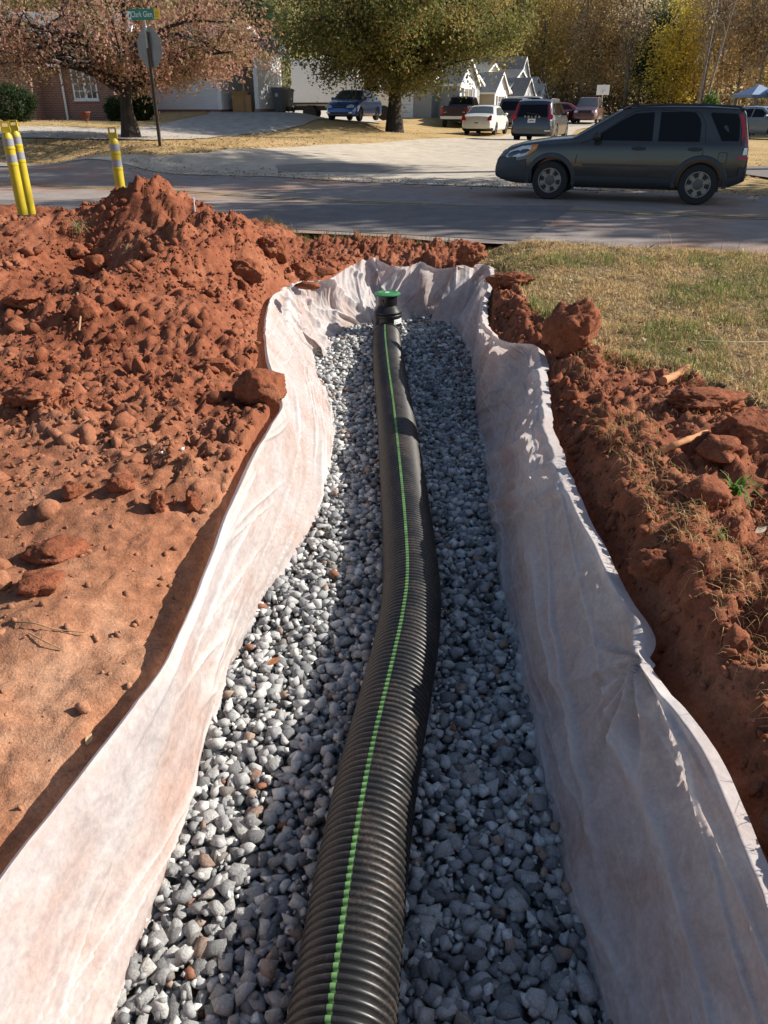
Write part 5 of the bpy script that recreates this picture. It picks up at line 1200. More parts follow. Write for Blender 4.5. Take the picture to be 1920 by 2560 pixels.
# pickups
def pickup(px_, py_, d, hd, col, low, label):
    p = place(px_, py_, d); kw = dict(W=2.0, xf=2.75, xr=-2.85, wb=3.6, tr=0.40, arch=0.46, zb=0.42, tumble=0.22, ncut=0.2, tcut=0.02,
        roof=[(-2.85, .6), (-2.845, 1.22), (-2.80, 1.27), (-0.72, 1.27), (-0.70, 1.30), (-0.60, 1.80), (-0.50, 1.88), (0.7, 1.89), (0.85, 1.84), (1.45, 1.34), (1.55, 1.28), (2.4, 1.20), (2.65, 1.05), (2.74, .85), (2.75, .6)],
        belt=[(-2.85, 1.1), (-0.7, 1.22), (0.9, 1.2), (1.5, 1.16), (2.5, 1.0), (2.75, .7)])
    c = Car('pickup_truck', p, ang(hd), label, 'parked vehicles', 'pickup truck', **kw); pt = paint('pickup_' + label[:5], col); c.body(pt, 70)
    g_ = M['glass']
    c.top('rear_window', -0.68, -0.60, 0.05, 0.08, g_, 0.012); c.top('windshield', 1.44, 0.88, 0.02, 0.06, g_)
    c.side('window', [(1.1, 1.27), (0.72, 1.76), (0.12, 1.78), (0.10, 1.27)], g_); c.side('window', [(0.02, 1.27), (0.04, 1.78), (-0.45, 1.77), (-0.52, 1.27)], g_)
    MB().box(-2.72, -0.80, -0.80, 0.80, 1.276, 1.306).build('bed_cover', M['black'], c.root)
    for sd in (1, -1):
        c.end('tail_lamp', [(sd * .80, .82), (sd * .97, .82), (sd * .97, 1.18), (sd * .80, 1.18)], M['red_lamp'], False, 0.03)
        MB().tube([(-2.8, sd * .90, 1.29), (-0.8, sd * .90, 1.29)], 0.03, 6).build('bed_rail', M['chrome'], c.root)
    MB().box(-2.99, -2.80, -0.96, 0.96, 0.52, 0.70).build('rear_bumper', low, c.root)
    c.end('licence_plate', [(-.17, .56), (-.17, .69), (.17, .69), (.17, .56)], M['plate'], False, 0.16)
    for y_ in (-.62, .66): c.end('badge', [(y_ - .1, .92), (y_ - .1, .955), (y_ + .1, .955), (y_ + .1, .92)], M['chrome'], False, 0.02)
    c.mirror(0.95, 1.32, M['black']); c.wheels('alloy'); MB().box(-2.4, 2.2, -.4, .4, .35, .5).build('chassis', M['black'], c.root)
    return c
pickup(1155, 322, 55.0, 16, (0.035, 0.014, 0.018), M['plate'], 'maroon pickup truck parked tail on behind the white sedan')
pickup(1322, 312, 58.0, 14, (0.45, 0.45, 0.44), M['chrome'], 'silver pickup truck glimpsed between sedan and dark SUV')

p = place(1290, 318, 52.0); c = Car('suv', p, ang(18), 'dark SUV with black windows behind the white sedan', 'parked vehicles', 'SUV', **suv_kw(4.9, 1.9, 1.80))
dress(c, 'suv', 4.9, 1.80, M['glass'], paint('steel_paint', (0.06, 0.065, 0.08)))
for sd in (1, -1): c.end('tail_lamp', [(sd * .72, .95), (sd * .90, .95), (sd * .88, 1.3), (sd * .74, 1.3)], M['red_lamp'], False, 0.03)
p = place(1385, 312, 62.0); c = Car('sedan', p, ang(-100), 'maroon car parked across a drive behind the dark blue SUV', 'parked vehicles', 'car', **sedan_kw(4.6, 1.8, 1.45)); dress(c, 'sedan', 4.6, 1.45, M['glass'], paint('maroon_paint', (0.09, 0.01, 0.018)))
p = place(1468, 300, 62.0); c = Car('van', p, ang(200), 'red van facing the viewer behind the dark SUV bonnet', 'parked vehicles', 'van', **suv_kw(4.8, 1.95, 1.84)); dress(c, 'suv', 4.8, 1.84, M['clear_glass'], paint('dusty_red_paint', (0.11, 0.045, 0.048)))
for sd in (1, -1): c.end('headlamp', [(sd * .55, .78), (sd * .80, .78), (sd * .80, .93), (sd * .55, .93)], M['white_lamp'], True, 0.05); MB().tube([(0.3, sd * .66, 1.80), (-1.7, sd * .66, 1.86)], 0.025, 6).build('roof_rail', M['cladding'], c.root)
c.end('grille', [(-.5, .76), (-.5, .92), (.5, .92), (.5, .76)], M['black'], True, 0.03)

# blue saloon facing the viewer
p = place(886, 299, 41.0); c = Car('sedan', p, (-0.32, -0.947), 'bright blue sedan parked nose first on the driveway by the oak', 'parked vehicles', 'car', **sedan_kw(4.5, 1.74, 1.44))
dress(c, 'sedan', 4.5, 1.44, M['clear_glass'], paint('blue_paint', (0.022, 0.09, 0.34), 0.25))
for sd in (1, -1):
    c.end('headlamp', [(sd * .40, .60), (sd * .76, .62), (sd * .78, .73), (sd * .62, .77), (sd * .42, .70)], M['white_lamp'], True, 0.05)
    c.end('fog_lamp', [(sd * .52, .36), (sd * .70, .36), (sd * .70, .42), (sd * .52, .42)], M['white_lamp'], True, 0.05)
c.end('grille', [(-.30, .60), (-.36, .72), (.36, .72), (.30, .60)], M['black'], True, 0.03); c.end('grille_bar', [(-.30, .655), (-.30, .672), (.30, .672), (.30, .655)], M['chrome'], True, 0.045)
c.end('air_intake', [(-.45, .32), (-.5, .42), (.5, .42), (.45, .32)], M['black'], True, 0.03)

# silver car at the far right
p = at(1893, 353, 40.0); p = (p.x, p.y, gz(p.x, p.y)); c = Car('sedan', p, (0.55, -0.83), 'silver blue sedan at the right edge behind the SUV tail', 'parked vehicles', 'car', **sedan_kw(4.6, 1.76, 1.45)); dress(c, 'sedan', 4.6, 1.45, M['glass'], paint('silver_blue_paint', (0.20, 0.25, 0.30)))
for sd in (1, -1): c.end('headlamp', [(sd * .45, .60), (sd * .78, .62), (sd * .76, .76), (sd * .48, .70)], M['white_lamp'], True, 0.05)

# white box truck behind the oak leaves
bt = empty('box_truck', tuple(at(838, 272, 49.0)), math.atan2(-0.1, 1.0), 'white box truck parked behind the oak foliage', 'truck'); bt.location.z = gz(bt.location.x, bt.location.y, 0)
wp = simple('truck_white', (0.78, 0.78, 0.77), 0.4, var=0.04)
MB().box(-2.5, 1.6, -1.15, 1.15, 0.95, 3.3).build('cargo_box', wp, bt); MB().box(-2.52, 1.62, -1.17, 1.17, 0.90, 0.99).build('sill_rail', M['black'], bt)
MB().box(-2.55, 3.4, -0.5, 0.5, 0.55, 0.80).build('chassis', M['black'], bt); MB().box(-2.7, -2.45, -1.1, 1.1, 0.62, 0.74).build('rear_bumper', M['black'], bt)
MB().prism([(1.75, .6), (1.75, 2.45), (2.6, 2.45), (3.15, 1.65), (4.0, 1.45), (4.1, 1.1), (4.1, .6)], -1.0, 1.0, axis='y').build('cab', wp, bt)
MB().prism([(2.0, 1.6), (2.0, 2.3), (2.5, 2.3), (2.95, 1.6)], -1.015, 1.015, axis='y').build('cab_window', M['glass'], bt); MB().add([(2.66, -.85, 2.38), (2.66, .85, 2.38), (3.16, .85, 1.68), (3.16, -.85, 1.68)], [(0, 1, 2, 3)]).build('windshield', M['glass'], bt)
for wx in (-1.5, 3.2):
    for sd in (1, -1): MB().lathe([(0.2, -.13), (.40, -.12), (.42, -.08), (.42, .08), (.40, .12), (.2, .13)], 24, axis='y', c=(wx, sd * .9, .42)).build('wheel', M['tyre'], bt, True, 40)

# ------------------------------------------------------------------ trees
def leaf_cloud(C_, sig, n, size, pal_, w_, flat=1.0, cvar=0.18, lvar=0.22):
    """n small leaf faces gathered round cluster centres C_"""
    C_ = np.asarray(C_); k = rng.integers(len(C_), size=n); off_ = rng.normal(0, 1, (n, 3)) * np.asarray(sig); off_[:, 2] *= flat
    P = C_[k] + off_; a = rng.normal(size=(n, 3)); a /= np.linalg.norm(a, axis=1, keepdims=True)
    b_ = np.cross(a, rng.normal(size=(n, 3))); b_ /= np.linalg.norm(b_, axis=1, keepdims=True) + 1e-9
    s_ = (size * rng.uniform(0.6, 1.35, n))[:, None]
    V_ = np.stack([P - a * s_, P - b_ * s_ * 0.55, P + a * s_, P + b_ * s_ * 0.55], 1).reshape(-1, 3)
    cc = np.array(pal_)[rng.choice(len(pal_), size=len(C_), p=np.array(w_) / sum(w_))] * rng.uniform(1 - cvar, 1 + cvar, (len(C_), 1))
    lc = np.array(pal_)[rng.choice(len(pal_), size=n, p=np.array(w_) / sum(w_))]
    col = (0.62 * cc[k] + 0.38 * lc) * rng.uniform(1 - lvar, 1 + lvar, (n, 1))
    return V_, np.arange(n * 4).reshape(n, 4), np.repeat(col, 4, 0)
def grow(seed, th, tr, cz, rx, rzu, rzd, nl, split, nsub=7, up=0.35, wob=0.25, lim=1.0):
    """trunk and limb tubes plus twig-end centres; crown ellipsoid rx wide, rzu above / rzd below cz"""
    r_ = random.Random(seed); mb = MB(); cen = []
    tp = [Vector((0, 0, -0.15))]; k = 7
    for i in range(1, k + 1): tp.append(Vector((r_.gauss(0, wob * 0.25) * i / k, r_.gauss(0, wob * 0.25) * i / k, th * i / k)))
    rad = [tr * (1.55 if i == 0 else 1.12 if i == 1 else 1 - 0.62 * (i / k) ** 1.2) for i in range(k + 1)]
    tp.insert(1, Vector((0, 0, 0.12))); rad.insert(1, tr * 1.32)
    mb.tube(tp, rad, 14)
    for i in range(nl):
        t = split + (1 - split) * ((i + 0.5) / nl) ** 0.9; base = Vector((0, 0, th * t)); az = i * 2.399 + r_.uniform(-.35, .35)
        ph = r_.uniform(-0.75, 0.95) if i % 3 else r_.uniform(-0.95, -0.2)
        q = math.sqrt(max(0, 1 - ph * ph)) * r_.uniform(0.72, 1.0)
        tgt = Vector((math.cos(az) * rx * q, math.sin(az) * rx * q, cz + (rzu if ph > 0 else rzd) * ph))
        mid = base.lerp(tgt, 0.45) + Vector((0, 0, up * (tgt - base).length * 0.45)); P = []
        for s_ in np.linspace(0, 1, 8):
            p = base * (1 - s_) ** 2 + mid * 2 * s_ * (1 - s_) + tgt * s_ ** 2
            P.append(p + Vector((r_.gauss(0, wob * 0.3), r_.gauss(0, wob * 0.3), r_.gauss(0, wob * 0.2))) * s_)
        lr = tr * r_.uniform(0.26, 0.42) * lim
        mb.tube(P, [lr * (1 - 0.88 * s_) + 0.008 for s_ in np.linspace(0, 1, 8)], 7, caps=False)
        for j in range(nsub):
            s_ = r_.uniform(0.32, 1.0); i0 = min(6, int(s_ * 7)); st = P[i0].lerp(P[i0 + 1], s_ * 7 - i0)
            dr = Vector((r_.gauss(0, 1), r_.gauss(0, 1), r_.gauss(0.05, 0.6))).normalized(); ln = r_.uniform(0.16, 0.36) * rx
            en = st + dr * ln; e = Vector((en.x / rx, en.y / rx, (en.z - cz) / (rzu if en.z > cz else rzd)))
            if e.length > 1.05: en = Vector((en.x / e.length, en.y / e.length, cz + (en.z - cz) / e.length))
            m_ = st.lerp(en, 0.5) + Vector((0, 0, 0.08 * ln))
            mb.tube([st, m_, en], [lr * 0.28, lr * 0.18, 0.008], 5, caps=False)
            for f_ in (0.35, 0.6, 0.8, 1.0): cen.append(st.lerp(en, f_) + Vector((r_.gauss(0, .12), r_.gauss(0, .12), r_.gauss(0, .12))) * ln)
        for f_ in (0.6, 0.8, 1.0): i0 = min(7, int(f_ * 7)); cen.append(P[i0])
    return mb, [tuple(c_) for c_ in cen]
def tree(name, loc, label, group, seed, args, leaf, barkm, rz_=0.0, fill=0):
    e = empty(name, loc, rz_, label, 'tree', group); mb, cen = grow(seed, **args); mb.build('trunk', barkm, e, True, 60)
    n, size, sig, pal_, w_ = leaf; cen = np.array(cen)
    if fill:
        q = rng.normal(size=(fill, 3)); q /= np.linalg.norm(q, axis=1, keepdims=True); q *= (rng.random(fill) ** 0.45)[:, None]
        q[:, :2] *= args['rx']; q[:, 2] = np.where(q[:, 2] > 0, q[:, 2] * args['rzu'], q[:, 2] * args['rzd']) + args['cz']; cen = np.vstack([cen, q])
    kp = [mnoise.noise(Vector(q) * 0.55 + Vector((seed, 0, 0))) > -0.16 for q in cen]; cen = cen[np.array(kp)]     # open gaps in the crown
    V_, F_, C_ = leaf_cloud(cen, sig, n, size, pal_, w_)
    np_obj('crown', V_, F_, M['leaf'], e, col=C_); return e
REDS = [(0.32, 0.145, 0.11), (0.36, 0.21, 0.14), (0.23, 0.145, 0.08), (0.30, 0.24, 0.11), (0.47, 0.26, 0.22), (0.24, 0.22, 0.09)]
p = at(328, 343, 26.0); p.z = float(T(p.x, p.y))
tree('pear_tree', p, 'spreading tree with red brown autumn leaves left of the sign', 'street trees', 3, dict(th=2.7, tr=0.25, cz=3.3, rx=6.3, rzu=4.2, rzd=1.5, nl=34, split=0.45, nsub=10, up=0.26, lim=1.35), (40000, 0.058, 0.22, REDS, [4, 4, 3, 3, 3, 2]), M['bark'], 0.6, 20)
OAK = [(0.145, 0.16, 0.045), (0.20, 0.20, 0.06), (0.10, 0.125, 0.036), (0.32, 0.24, 0.075), (0.38, 0.25, 0.09), (0.22, 0.135, 0.05)]
p = at(986, 337, 40.0); p.z = float(T(p.x, p.y))
tree('oak_tree', p, 'large oak with olive and rust leaves beside the side street', 'street trees', 8, dict(th=5.2, tr=0.38, cz=6.6, rx=7.3, rzu=4.5, rzd=4.3, nl=38, split=0.40, nsub=9, up=0.12), (92000, 0.080, 0.38, OAK, [5, 4, 4, 2, 1.3, 1]), M['bark'], 0.0, 300)
# roadside trees out of the picture to the right that dapple the road
SH = [(0.12, 0.12, 0.03), (0.22, 0.14, 0.04), (0.28, 0.13, 0.05)]
for k, (x, y, sd, cz_, up_, dn_) in enumerate(((14.2, 18.6, 30, 9.0, 5.5, 5.0), (20.5, 17.8, 31, 9.4, 6.5, 5.4), (27.0, 16.8, 32, 9.4, 6.5, 5.4), (33.5, 16.3, 33, 9.4, 6.5, 5.4), (17.8, 25.0, 34, 15.0, 4.2, 3.2))):
    tree('shade_tree', (x, y, float(T(x, y))), ('nearest', 'second', 'third', 'farthest', 'tallest')[k] + ' of the roadside trees right of the view shading the road', 'roadside shade trees', sd, dict(th=cz_, tr=0.32, cz=cz_, rx=4.6, rzu=up_, rzd=dn_, nl=19, split=0.3 if k < 4 else 0.75, nsub=5), (10500, 0.15, 0.42, SH, [3, 2, 2]), M['bark'])
# the autumn wood behind: a few kinds, copied
GOLD = [(0.62, 0.45, 0.16), (0.54, 0.42, 0.15), (0.46, 0.39, 0.15), (0.68, 0.53, 0.21)]; YEL = [(0.78, 0.57, 0.07), (0.68, 0.52, 0.10), (0.52, 0.45, 0.11)]
RUST = [(0.62, 0.40, 0.18), (0.56, 0.40, 0.19), (0.48, 0.37, 0.19)]; OLI = [(0.36, 0.36, 0.15), (0.45, 0.41, 0.18), (0.28, 0.29, 0.12)]; GRY = [(0.52, 0.42, 0.30), (0.46, 0.36, 0.25), (0.58, 0.46, 0.30)]; EVG = [(0.045, 0.075, 0.035), (0.07, 0.10, 0.045)]
KINDS = [('golden', 'golden brown', GOLD, 8500, 0.155, 0.60, 18), ('yellow', 'clear yellow', YEL, 8500, 0.15, 0.58, 12), ('rust', 'rusty red', RUST, 7500, 0.155, 0.62, 17), ('olive', 'olive green', OLI, 8500, 0.155, 0.60, 18), ('bare', 'nearly bare grey', GRY, 4200, 0.12, 0.7, 19), ('evergreen', 'dark evergreen', EVG, 8000, 0.16, 0.55, 14)]
PROTO = []
for k, (nm, ad, pal_, n, sz, sg, ht) in enumerate(KINDS):
    a = dict(th=ht * 0.72, tr=0.17, cz=ht * 0.52, rx=3.3 if nm != 'evergreen' else 2.4, rzu=ht * 0.47, rzd=ht * 0.42, nl=26, split=0.16, nsub=5, up=0.25)
    mb, cen = grow(300 + k, **a); tm = mb.mesh('trunk', M['bark2'], True, 60); V_, F_, C_ = leaf_cloud(np.array(cen), sg, n, sz, pal_, [1] * len(pal_)); cm = np_mesh('crown', V_, F_, M['leaf'], col=C_)
    PROTO.append((nm, ad, tm, cm, ht))
WHERE = ['behind the houses', 'beyond the parked cars', 'above the dark SUV roof', 'at the right picture edge', 'behind the oak', 'behind the brick house']
rw = random.Random(5); cnt = {}
def wood_tree(px_, y, kind, s_, rank):
    x = (px_ - 960) / F * (y * CP + (CAM_H) * SP); nm, ad, tm, cm, ht = PROTO[kind]
    z = float(T(x, y)); w_ = WHERE[5] if px_ < 420 else WHERE[4] if px_ < 1150 else WHERE[0] if px_ < 1400 else WHERE[1] if px_ < 1560 else WHERE[2] if px_ < 1780 else WHERE[3]
    row = ('front', 'second', 'third', 'rear')[rank]; lb = f'{ad} tree in the {row} row of the wood {w_}'
    e = empty(f'{nm}_tree', (x, y, z), rw.uniform(0, 6.28), lb, 'tree', f'{nm} trees of the {row} row {w_}'); e.scale = (s_, s_, s_ * rw.uniform(0.92, 1.12))
    cnt.setdefault(lb, []).append((px_, e))
    for n_, me in (('trunk', tm), ('crown', cm)): link(bpy.data.objects.new(n_, me), e)
for px_, y, kd, s_ in ((1150, 122, 0, 1.05), (1235, 118, 0, 1.1), (1300, 126, 3, 1.05), (1345, 116, 0, 1.15), (1400, 120, 0, 1.1), (1440, 114, 4, 1.1), (1478, 112, 2, 1.0), (1520, 116, 0, 1.15), (1555, 110, 4, 1.2), (1590, 114, 3, 1.1), (1625, 109, 5, 1.05), (1668, 106, 1, 1.2), (1700, 110, 1, 1.1),
                       (1745, 104, 4, 1.1), (1780, 106, 4, 1.15), (1830, 102, 2, 1.1), (1880, 98, 4, 1.15), (1930, 100, 3, 1.15), (1980, 96, 0, 1.1), (1605, 122, 2, 1.2), (1850, 112, 0, 1.2)): wood_tree(px_, y, kd, s_, 0)
for k in range(22): wood_tree(1120 + k * 44 + rw.uniform(-14, 14), rw.uniform(126, 136), rw.choice((0, 0, 2, 3, 3, 4, 0, 2)), rw.uniform(1.05, 1.3), 1)
for k in range(30): wood_tree(-60 + k * 70 + rw.uniform(-20, 20), rw.uniform(142, 152), rw.choice((0, 2, 3, 3, 5, 0)), rw.uniform(1.2, 1.45), 2)
for k in range(26): wood_tree(-80 + k * 82 + rw.uniform(-20, 20), rw.uniform(160, 172), rw.choice((3, 5, 2, 0)), rw.uniform(1.4, 1.7), 3)
for px_, y, kd, s_ in ((40, 66, 3, 0.8), (200, 70, 3, 0.85), (380, 66, 5, 0.8), (520, 70, 3, 0.85), (640, 62, 5, 0.8), (730, 70, 3, 0.8), (860, 84, 3, 1.0), (1010, 88, 0, 1.0), (1090, 98, 3, 1.0)): wood_tree(px_, y, kd, s_, 0)
ORD = ('leftmost', 'second from left', 'third from left', 'fourth from left', 'fifth from left', 'sixth from left', 'seventh from left', 'eighth from left')
for lb, lst in cnt.items():
    if len(lst) > 1:
        for k, (_, o) in enumerate(sorted(lst, key=lambda q: q[0])): o['label'] = lb.replace(' tree in the ', f' tree, {ORD[k]}, ').replace('of the wood', 'of wood')
# undergrowth of the wood: one leafy mass low along its edge
uc = np.array([((px_ - 960) / F * (y * CP + CAM_H * SP), y, rw.uniform(0.3, 2.6)) for px_, y in ((rw.uniform(1100, 2050), rw.uniform(104, 132)) for _ in range(900))])
V_, F_, C_ = leaf_cloud(uc, 0.7, 16000, 0.22, [(0.12, 0.09, 0.04), (0.20, 0.11, 0.05), (0.08, 0.08, 0.035)], [1, 1, 1]); V_[:, 2] += T(V_[:, 0], V_[:, 1])
tag(np_obj('undergrowth', V_, F_, M['leaf'], col=C_), 'brown undergrowth along the edge of the wood', 'undergrowth', kind='stuff')
# two slim pale trunks in front of the wood
for px_, ln, lb in ((1738, 0.25, 'slim pale bare trunk rising behind the SUV roof'), (1752, 1.2, 'slim pale bare trunk leaning right beside the upright one')):
    b0 = at(px_, 300, 60.0); b0.z = float(T(b0.x, b0.y)); e = empty('bare_tree', b0, 0, lb, 'tree')
    mb = MB(); P = [Vector((ln * (t / 9) ** 1.2, 0, t)) for t in range(0, 10)]; mb.tube(P, [0.13 * (1 - 0.08 * t) for t in range(10)], 8)
    for j in range(9): q = P[4 + j % 6]; mb.tube([q, q + Vector((rw.gauss(0, .5), rw.gauss(0, .4), .7)), q + Vector((rw.gauss(0, 1.0), rw.gauss(0, .8), 1.7))], [0.05, 0.03, 0.01], 5, caps=False)
    mb.build('trunk', M['bark2'], e, True, 60)

# shrubs
def shrub(px_, py_, d, rx, rz_, label, pal_=((0.022, 0.04, 0.014), (0.035, 0.06, 0.02), (0.05, 0.075, 0.025)), n=9000, size=0.05, name='shrub'):
    p = at(px_, py_, d); p.z = float(T(p.x, p.y)); e = empty(name, p, 0, label, 'shrub')
    q = rng.normal(size=(420, 3)); q /= np.linalg.norm(q, axis=1, keepdims=True); q *= rng.uniform(0.72, 1.0, (420, 1)) * (1 + 0.10 * np.sin(q[:, :1] * 7) + 0.08 * np.cos(q[:, 1:2] * 9)); q = q * (rx, rx, rz_) + (0, 0, rz_ * 0.95); q = q[q[:, 2] > 0.03]
    V_, F_, C_ = leaf_cloud(q, 0.09, n, size, pal_, [1] * len(pal_)); np_obj('foliage', V_, F_, M['leaf'], e, col=C_)
    mb = MB()
    for k in range(7): a = k * 0.9; mb.tube([(0, 0, -.05), (math.cos(a) * rx * .3, math.sin(a) * rx * .3, rz_ * .8), (math.cos(a) * rx * .6, math.sin(a) * rx * .6, rz_ * 1.3)], [0.03, 0.02, 0.01], 5)
    mb.build('stems', M['bark'], e)
shrub(30, 304, 33.0, 1.05, 0.72, 'large clipped dark evergreen shrub at the left picture edge')
shrub(352, 284, 37.0, 0.62, 0.62, 'dark shrub between the brick house and white garage')
shrub(300, 290, 36.5, 0.55, 0.5, 'dark shrub behind the red tree trunk against the brick wall')
shrub(1375, 280, 72.0, 0.9, 0.45, 'yellow green hedge in front of the far houses', ((0.22, 0.25, 0.05), (0.16, 0.2, 0.05)), 2500, 0.09)
shrub(1772, 285, 52.0, 0.5, 1.1, 'slender green shrub with pale blooms behind the SUV roof', ((0.08, 0.16, 0.03), (0.12, 0.2, 0.05)), 1800, 0.08)

# ------------------------------------------------------------------ houses
m, nt, b = new_mat('brickwork'); v = coords(nt); bt_ = N(nt, 'ShaderNodeTexBrick', Scale=1.0); bt_.inputs['Color1'].default_value = (0.26, 0.105, 0.07, 1); bt_.inputs['Color2'].default_value = (0.19, 0.075, 0.055, 1); bt_.inputs['Mortar'].default_value = (0.34, 0.27, 0.23, 1)
bt_.inputs['Mortar Size'].default_value = 0.012; bt_.inputs['Brick Width'].default_value = 0.22; bt_.inputs['Row Height'].default_value = 0.075
sx = N(nt, 'ShaderNodeSeparateXYZ'); nt.links.new(v, sx.inputs[0]); cb = N(nt, 'ShaderNodeCombineXYZ'); ad_ = N(nt, 'ShaderNodeMath', operation='ADD'); nt.links.new(sx.outputs[0], ad_.inputs[0]); nt.links.new(sx.outputs[1], ad_.inputs[1]); nt.links.new(ad_.outputs[0], cb.inputs[0]); nt.links.new(sx.outputs[2], cb.inputs[1]); nt.links.new(cb.outputs[0], bt_.inputs['Vector'])
nt.links.new(bt_.outputs['Color'], b.inputs['Base Color']); b.inputs['Roughness'].default_value = 0.9; bump(nt, b, bt_.outputs['Fac'], -0.4, 0.01); M['brick'] = m
def siding(name, col, pitch_=0.125):
    m, nt, b = new_mat(name); v = coords(nt); sx = N(nt, 'ShaderNodeSeparateXYZ'); nt.links.new(v, sx.inputs[0])
    mu = N(nt, 'ShaderNodeMath', operation='MULTIPLY'); mu.inputs[1].default_value = 1 / pitch_; nt.links.new(sx.outputs[2], mu.inputs[0]); fr = N(nt, 'ShaderNodeMath', operation='FRACT'); nt.links.new(mu.outputs[0], fr.inputs[0])
    nt.links.new(mixc(nt, 1.0, ramp(nt, noise_tex(nt, v, 1.2, 4), [(0.3, tuple(c * .93 for c in col)), (0.7, col)]), ramp(nt, fr.outputs[0], [(0.0, (0.62, 0.62, 0.62)), (0.10, (1, 1, 1)), (1.0, (0.97, 0.97, 0.97))]), 'MULTIPLY'), b.inputs['Base Color'])
    b.inputs['Roughness'].default_value = 0.6; bump(nt, b, fr.outputs[0], 0.5, 0.02); return m
M['white_siding'] = siding('white_siding', (0.74, 0.75, 0.76)); M['tan_siding'] = siding('tan_siding', (0.42, 0.38, 0.31)); M['grey_siding'] = siding('grey_siding', (0.34, 0.34, 0.33)); M['cream'] = siding('cream_siding', (0.70, 0.66, 0.52))
def shingles(name, col):
    m, nt, b = new_mat(name); v = coords(nt); f = noise_tex(nt, v, 7, 5, 0.7); g_ = noise_tex(nt, v, 0.7, 3)
    nt.links.new(mixc(nt, 1.0, ramp(nt, f, [(0.3, tuple(c * .72 for c in col)), (0.7, tuple(c * 1.25 for c in col))]), ramp(nt, g_, [(0.3, (.85, .85, .85)), (.7, (1.1, 1.1, 1.1))]), 'MULTIPLY'), b.inputs['Base Color']); b.inputs['Roughness'].default_value = 0.95; bump(nt, b, f, 0.5, 0.03); return m
M['roof'] = shingles('grey_shingles', (0.23, 0.23, 0.23)); M['roof2'] = shingles('pale_shingles', (0.37, 0.37, 0.345)); M['roof3'] = shingles('brown_shingles', (0.36, 0.28, 0.2))
M['trim'] = simple('white_trim', (0.80, 0.80, 0.79), 0.5, var=0.03); M['shutter'] = simple('dark_shutter', (0.10, 0.11, 0.13), 0.6); M['pane'] = simple('house_pane', (0.09, 0.10, 0.11), 0.08, var=0.3, scale=3, spec=0.8)
def window(par, axis, a0, a1, z0, z1, h, nx=2, nz=3, out=1, mat=None, curtain=False):
    """window in the plane axis = h; a is the other horizontal coordinate"""
    def bx(mb, a, b_, z, zz, t0, t1):
        t0, t1 = sorted((h + out * t0, h + out * t1)); return mb.box(t0, t1, a, b_, z, zz) if axis == 'x' else mb.box(a, b_, t0, t1, z, zz)
    w = bx(MB(), a0, a1, z0, z1, 0.0, 0.012).build('window', mat or M['pane'], par)
    f = MB(); t = 0.07
    for a, b_, z, zz in ((a0 - t, a0, z0 - t, z1 + t), (a1, a1 + t, z0 - t, z1 + t), (a0, a1, z1, z1 + t), (a0, a1, z0 - t, z0)): bx(f, a, b_, z, zz, -0.01, 0.05)
    f.build('frame', M['trim'], w); f = MB()
    for k in range(1, nx): x = a0 + (a1 - a0) * k / nx; bx(f, x - .018, x + .018, z0, z1, 0.0, 0.028)
    for k in range(1, nz): z = z0 + (z1 - z0) * k / nz; bx(f, a0, a1, z - .016, z + .016, 0.0, 0.025)
    f.build('glazing_bars', M['trim'], w); bx(MB(), a0 - .1, a1 + .1, z0 - .14, z0 - .072, -0.01, 0.09).build('sill', M['trim'], w); return w
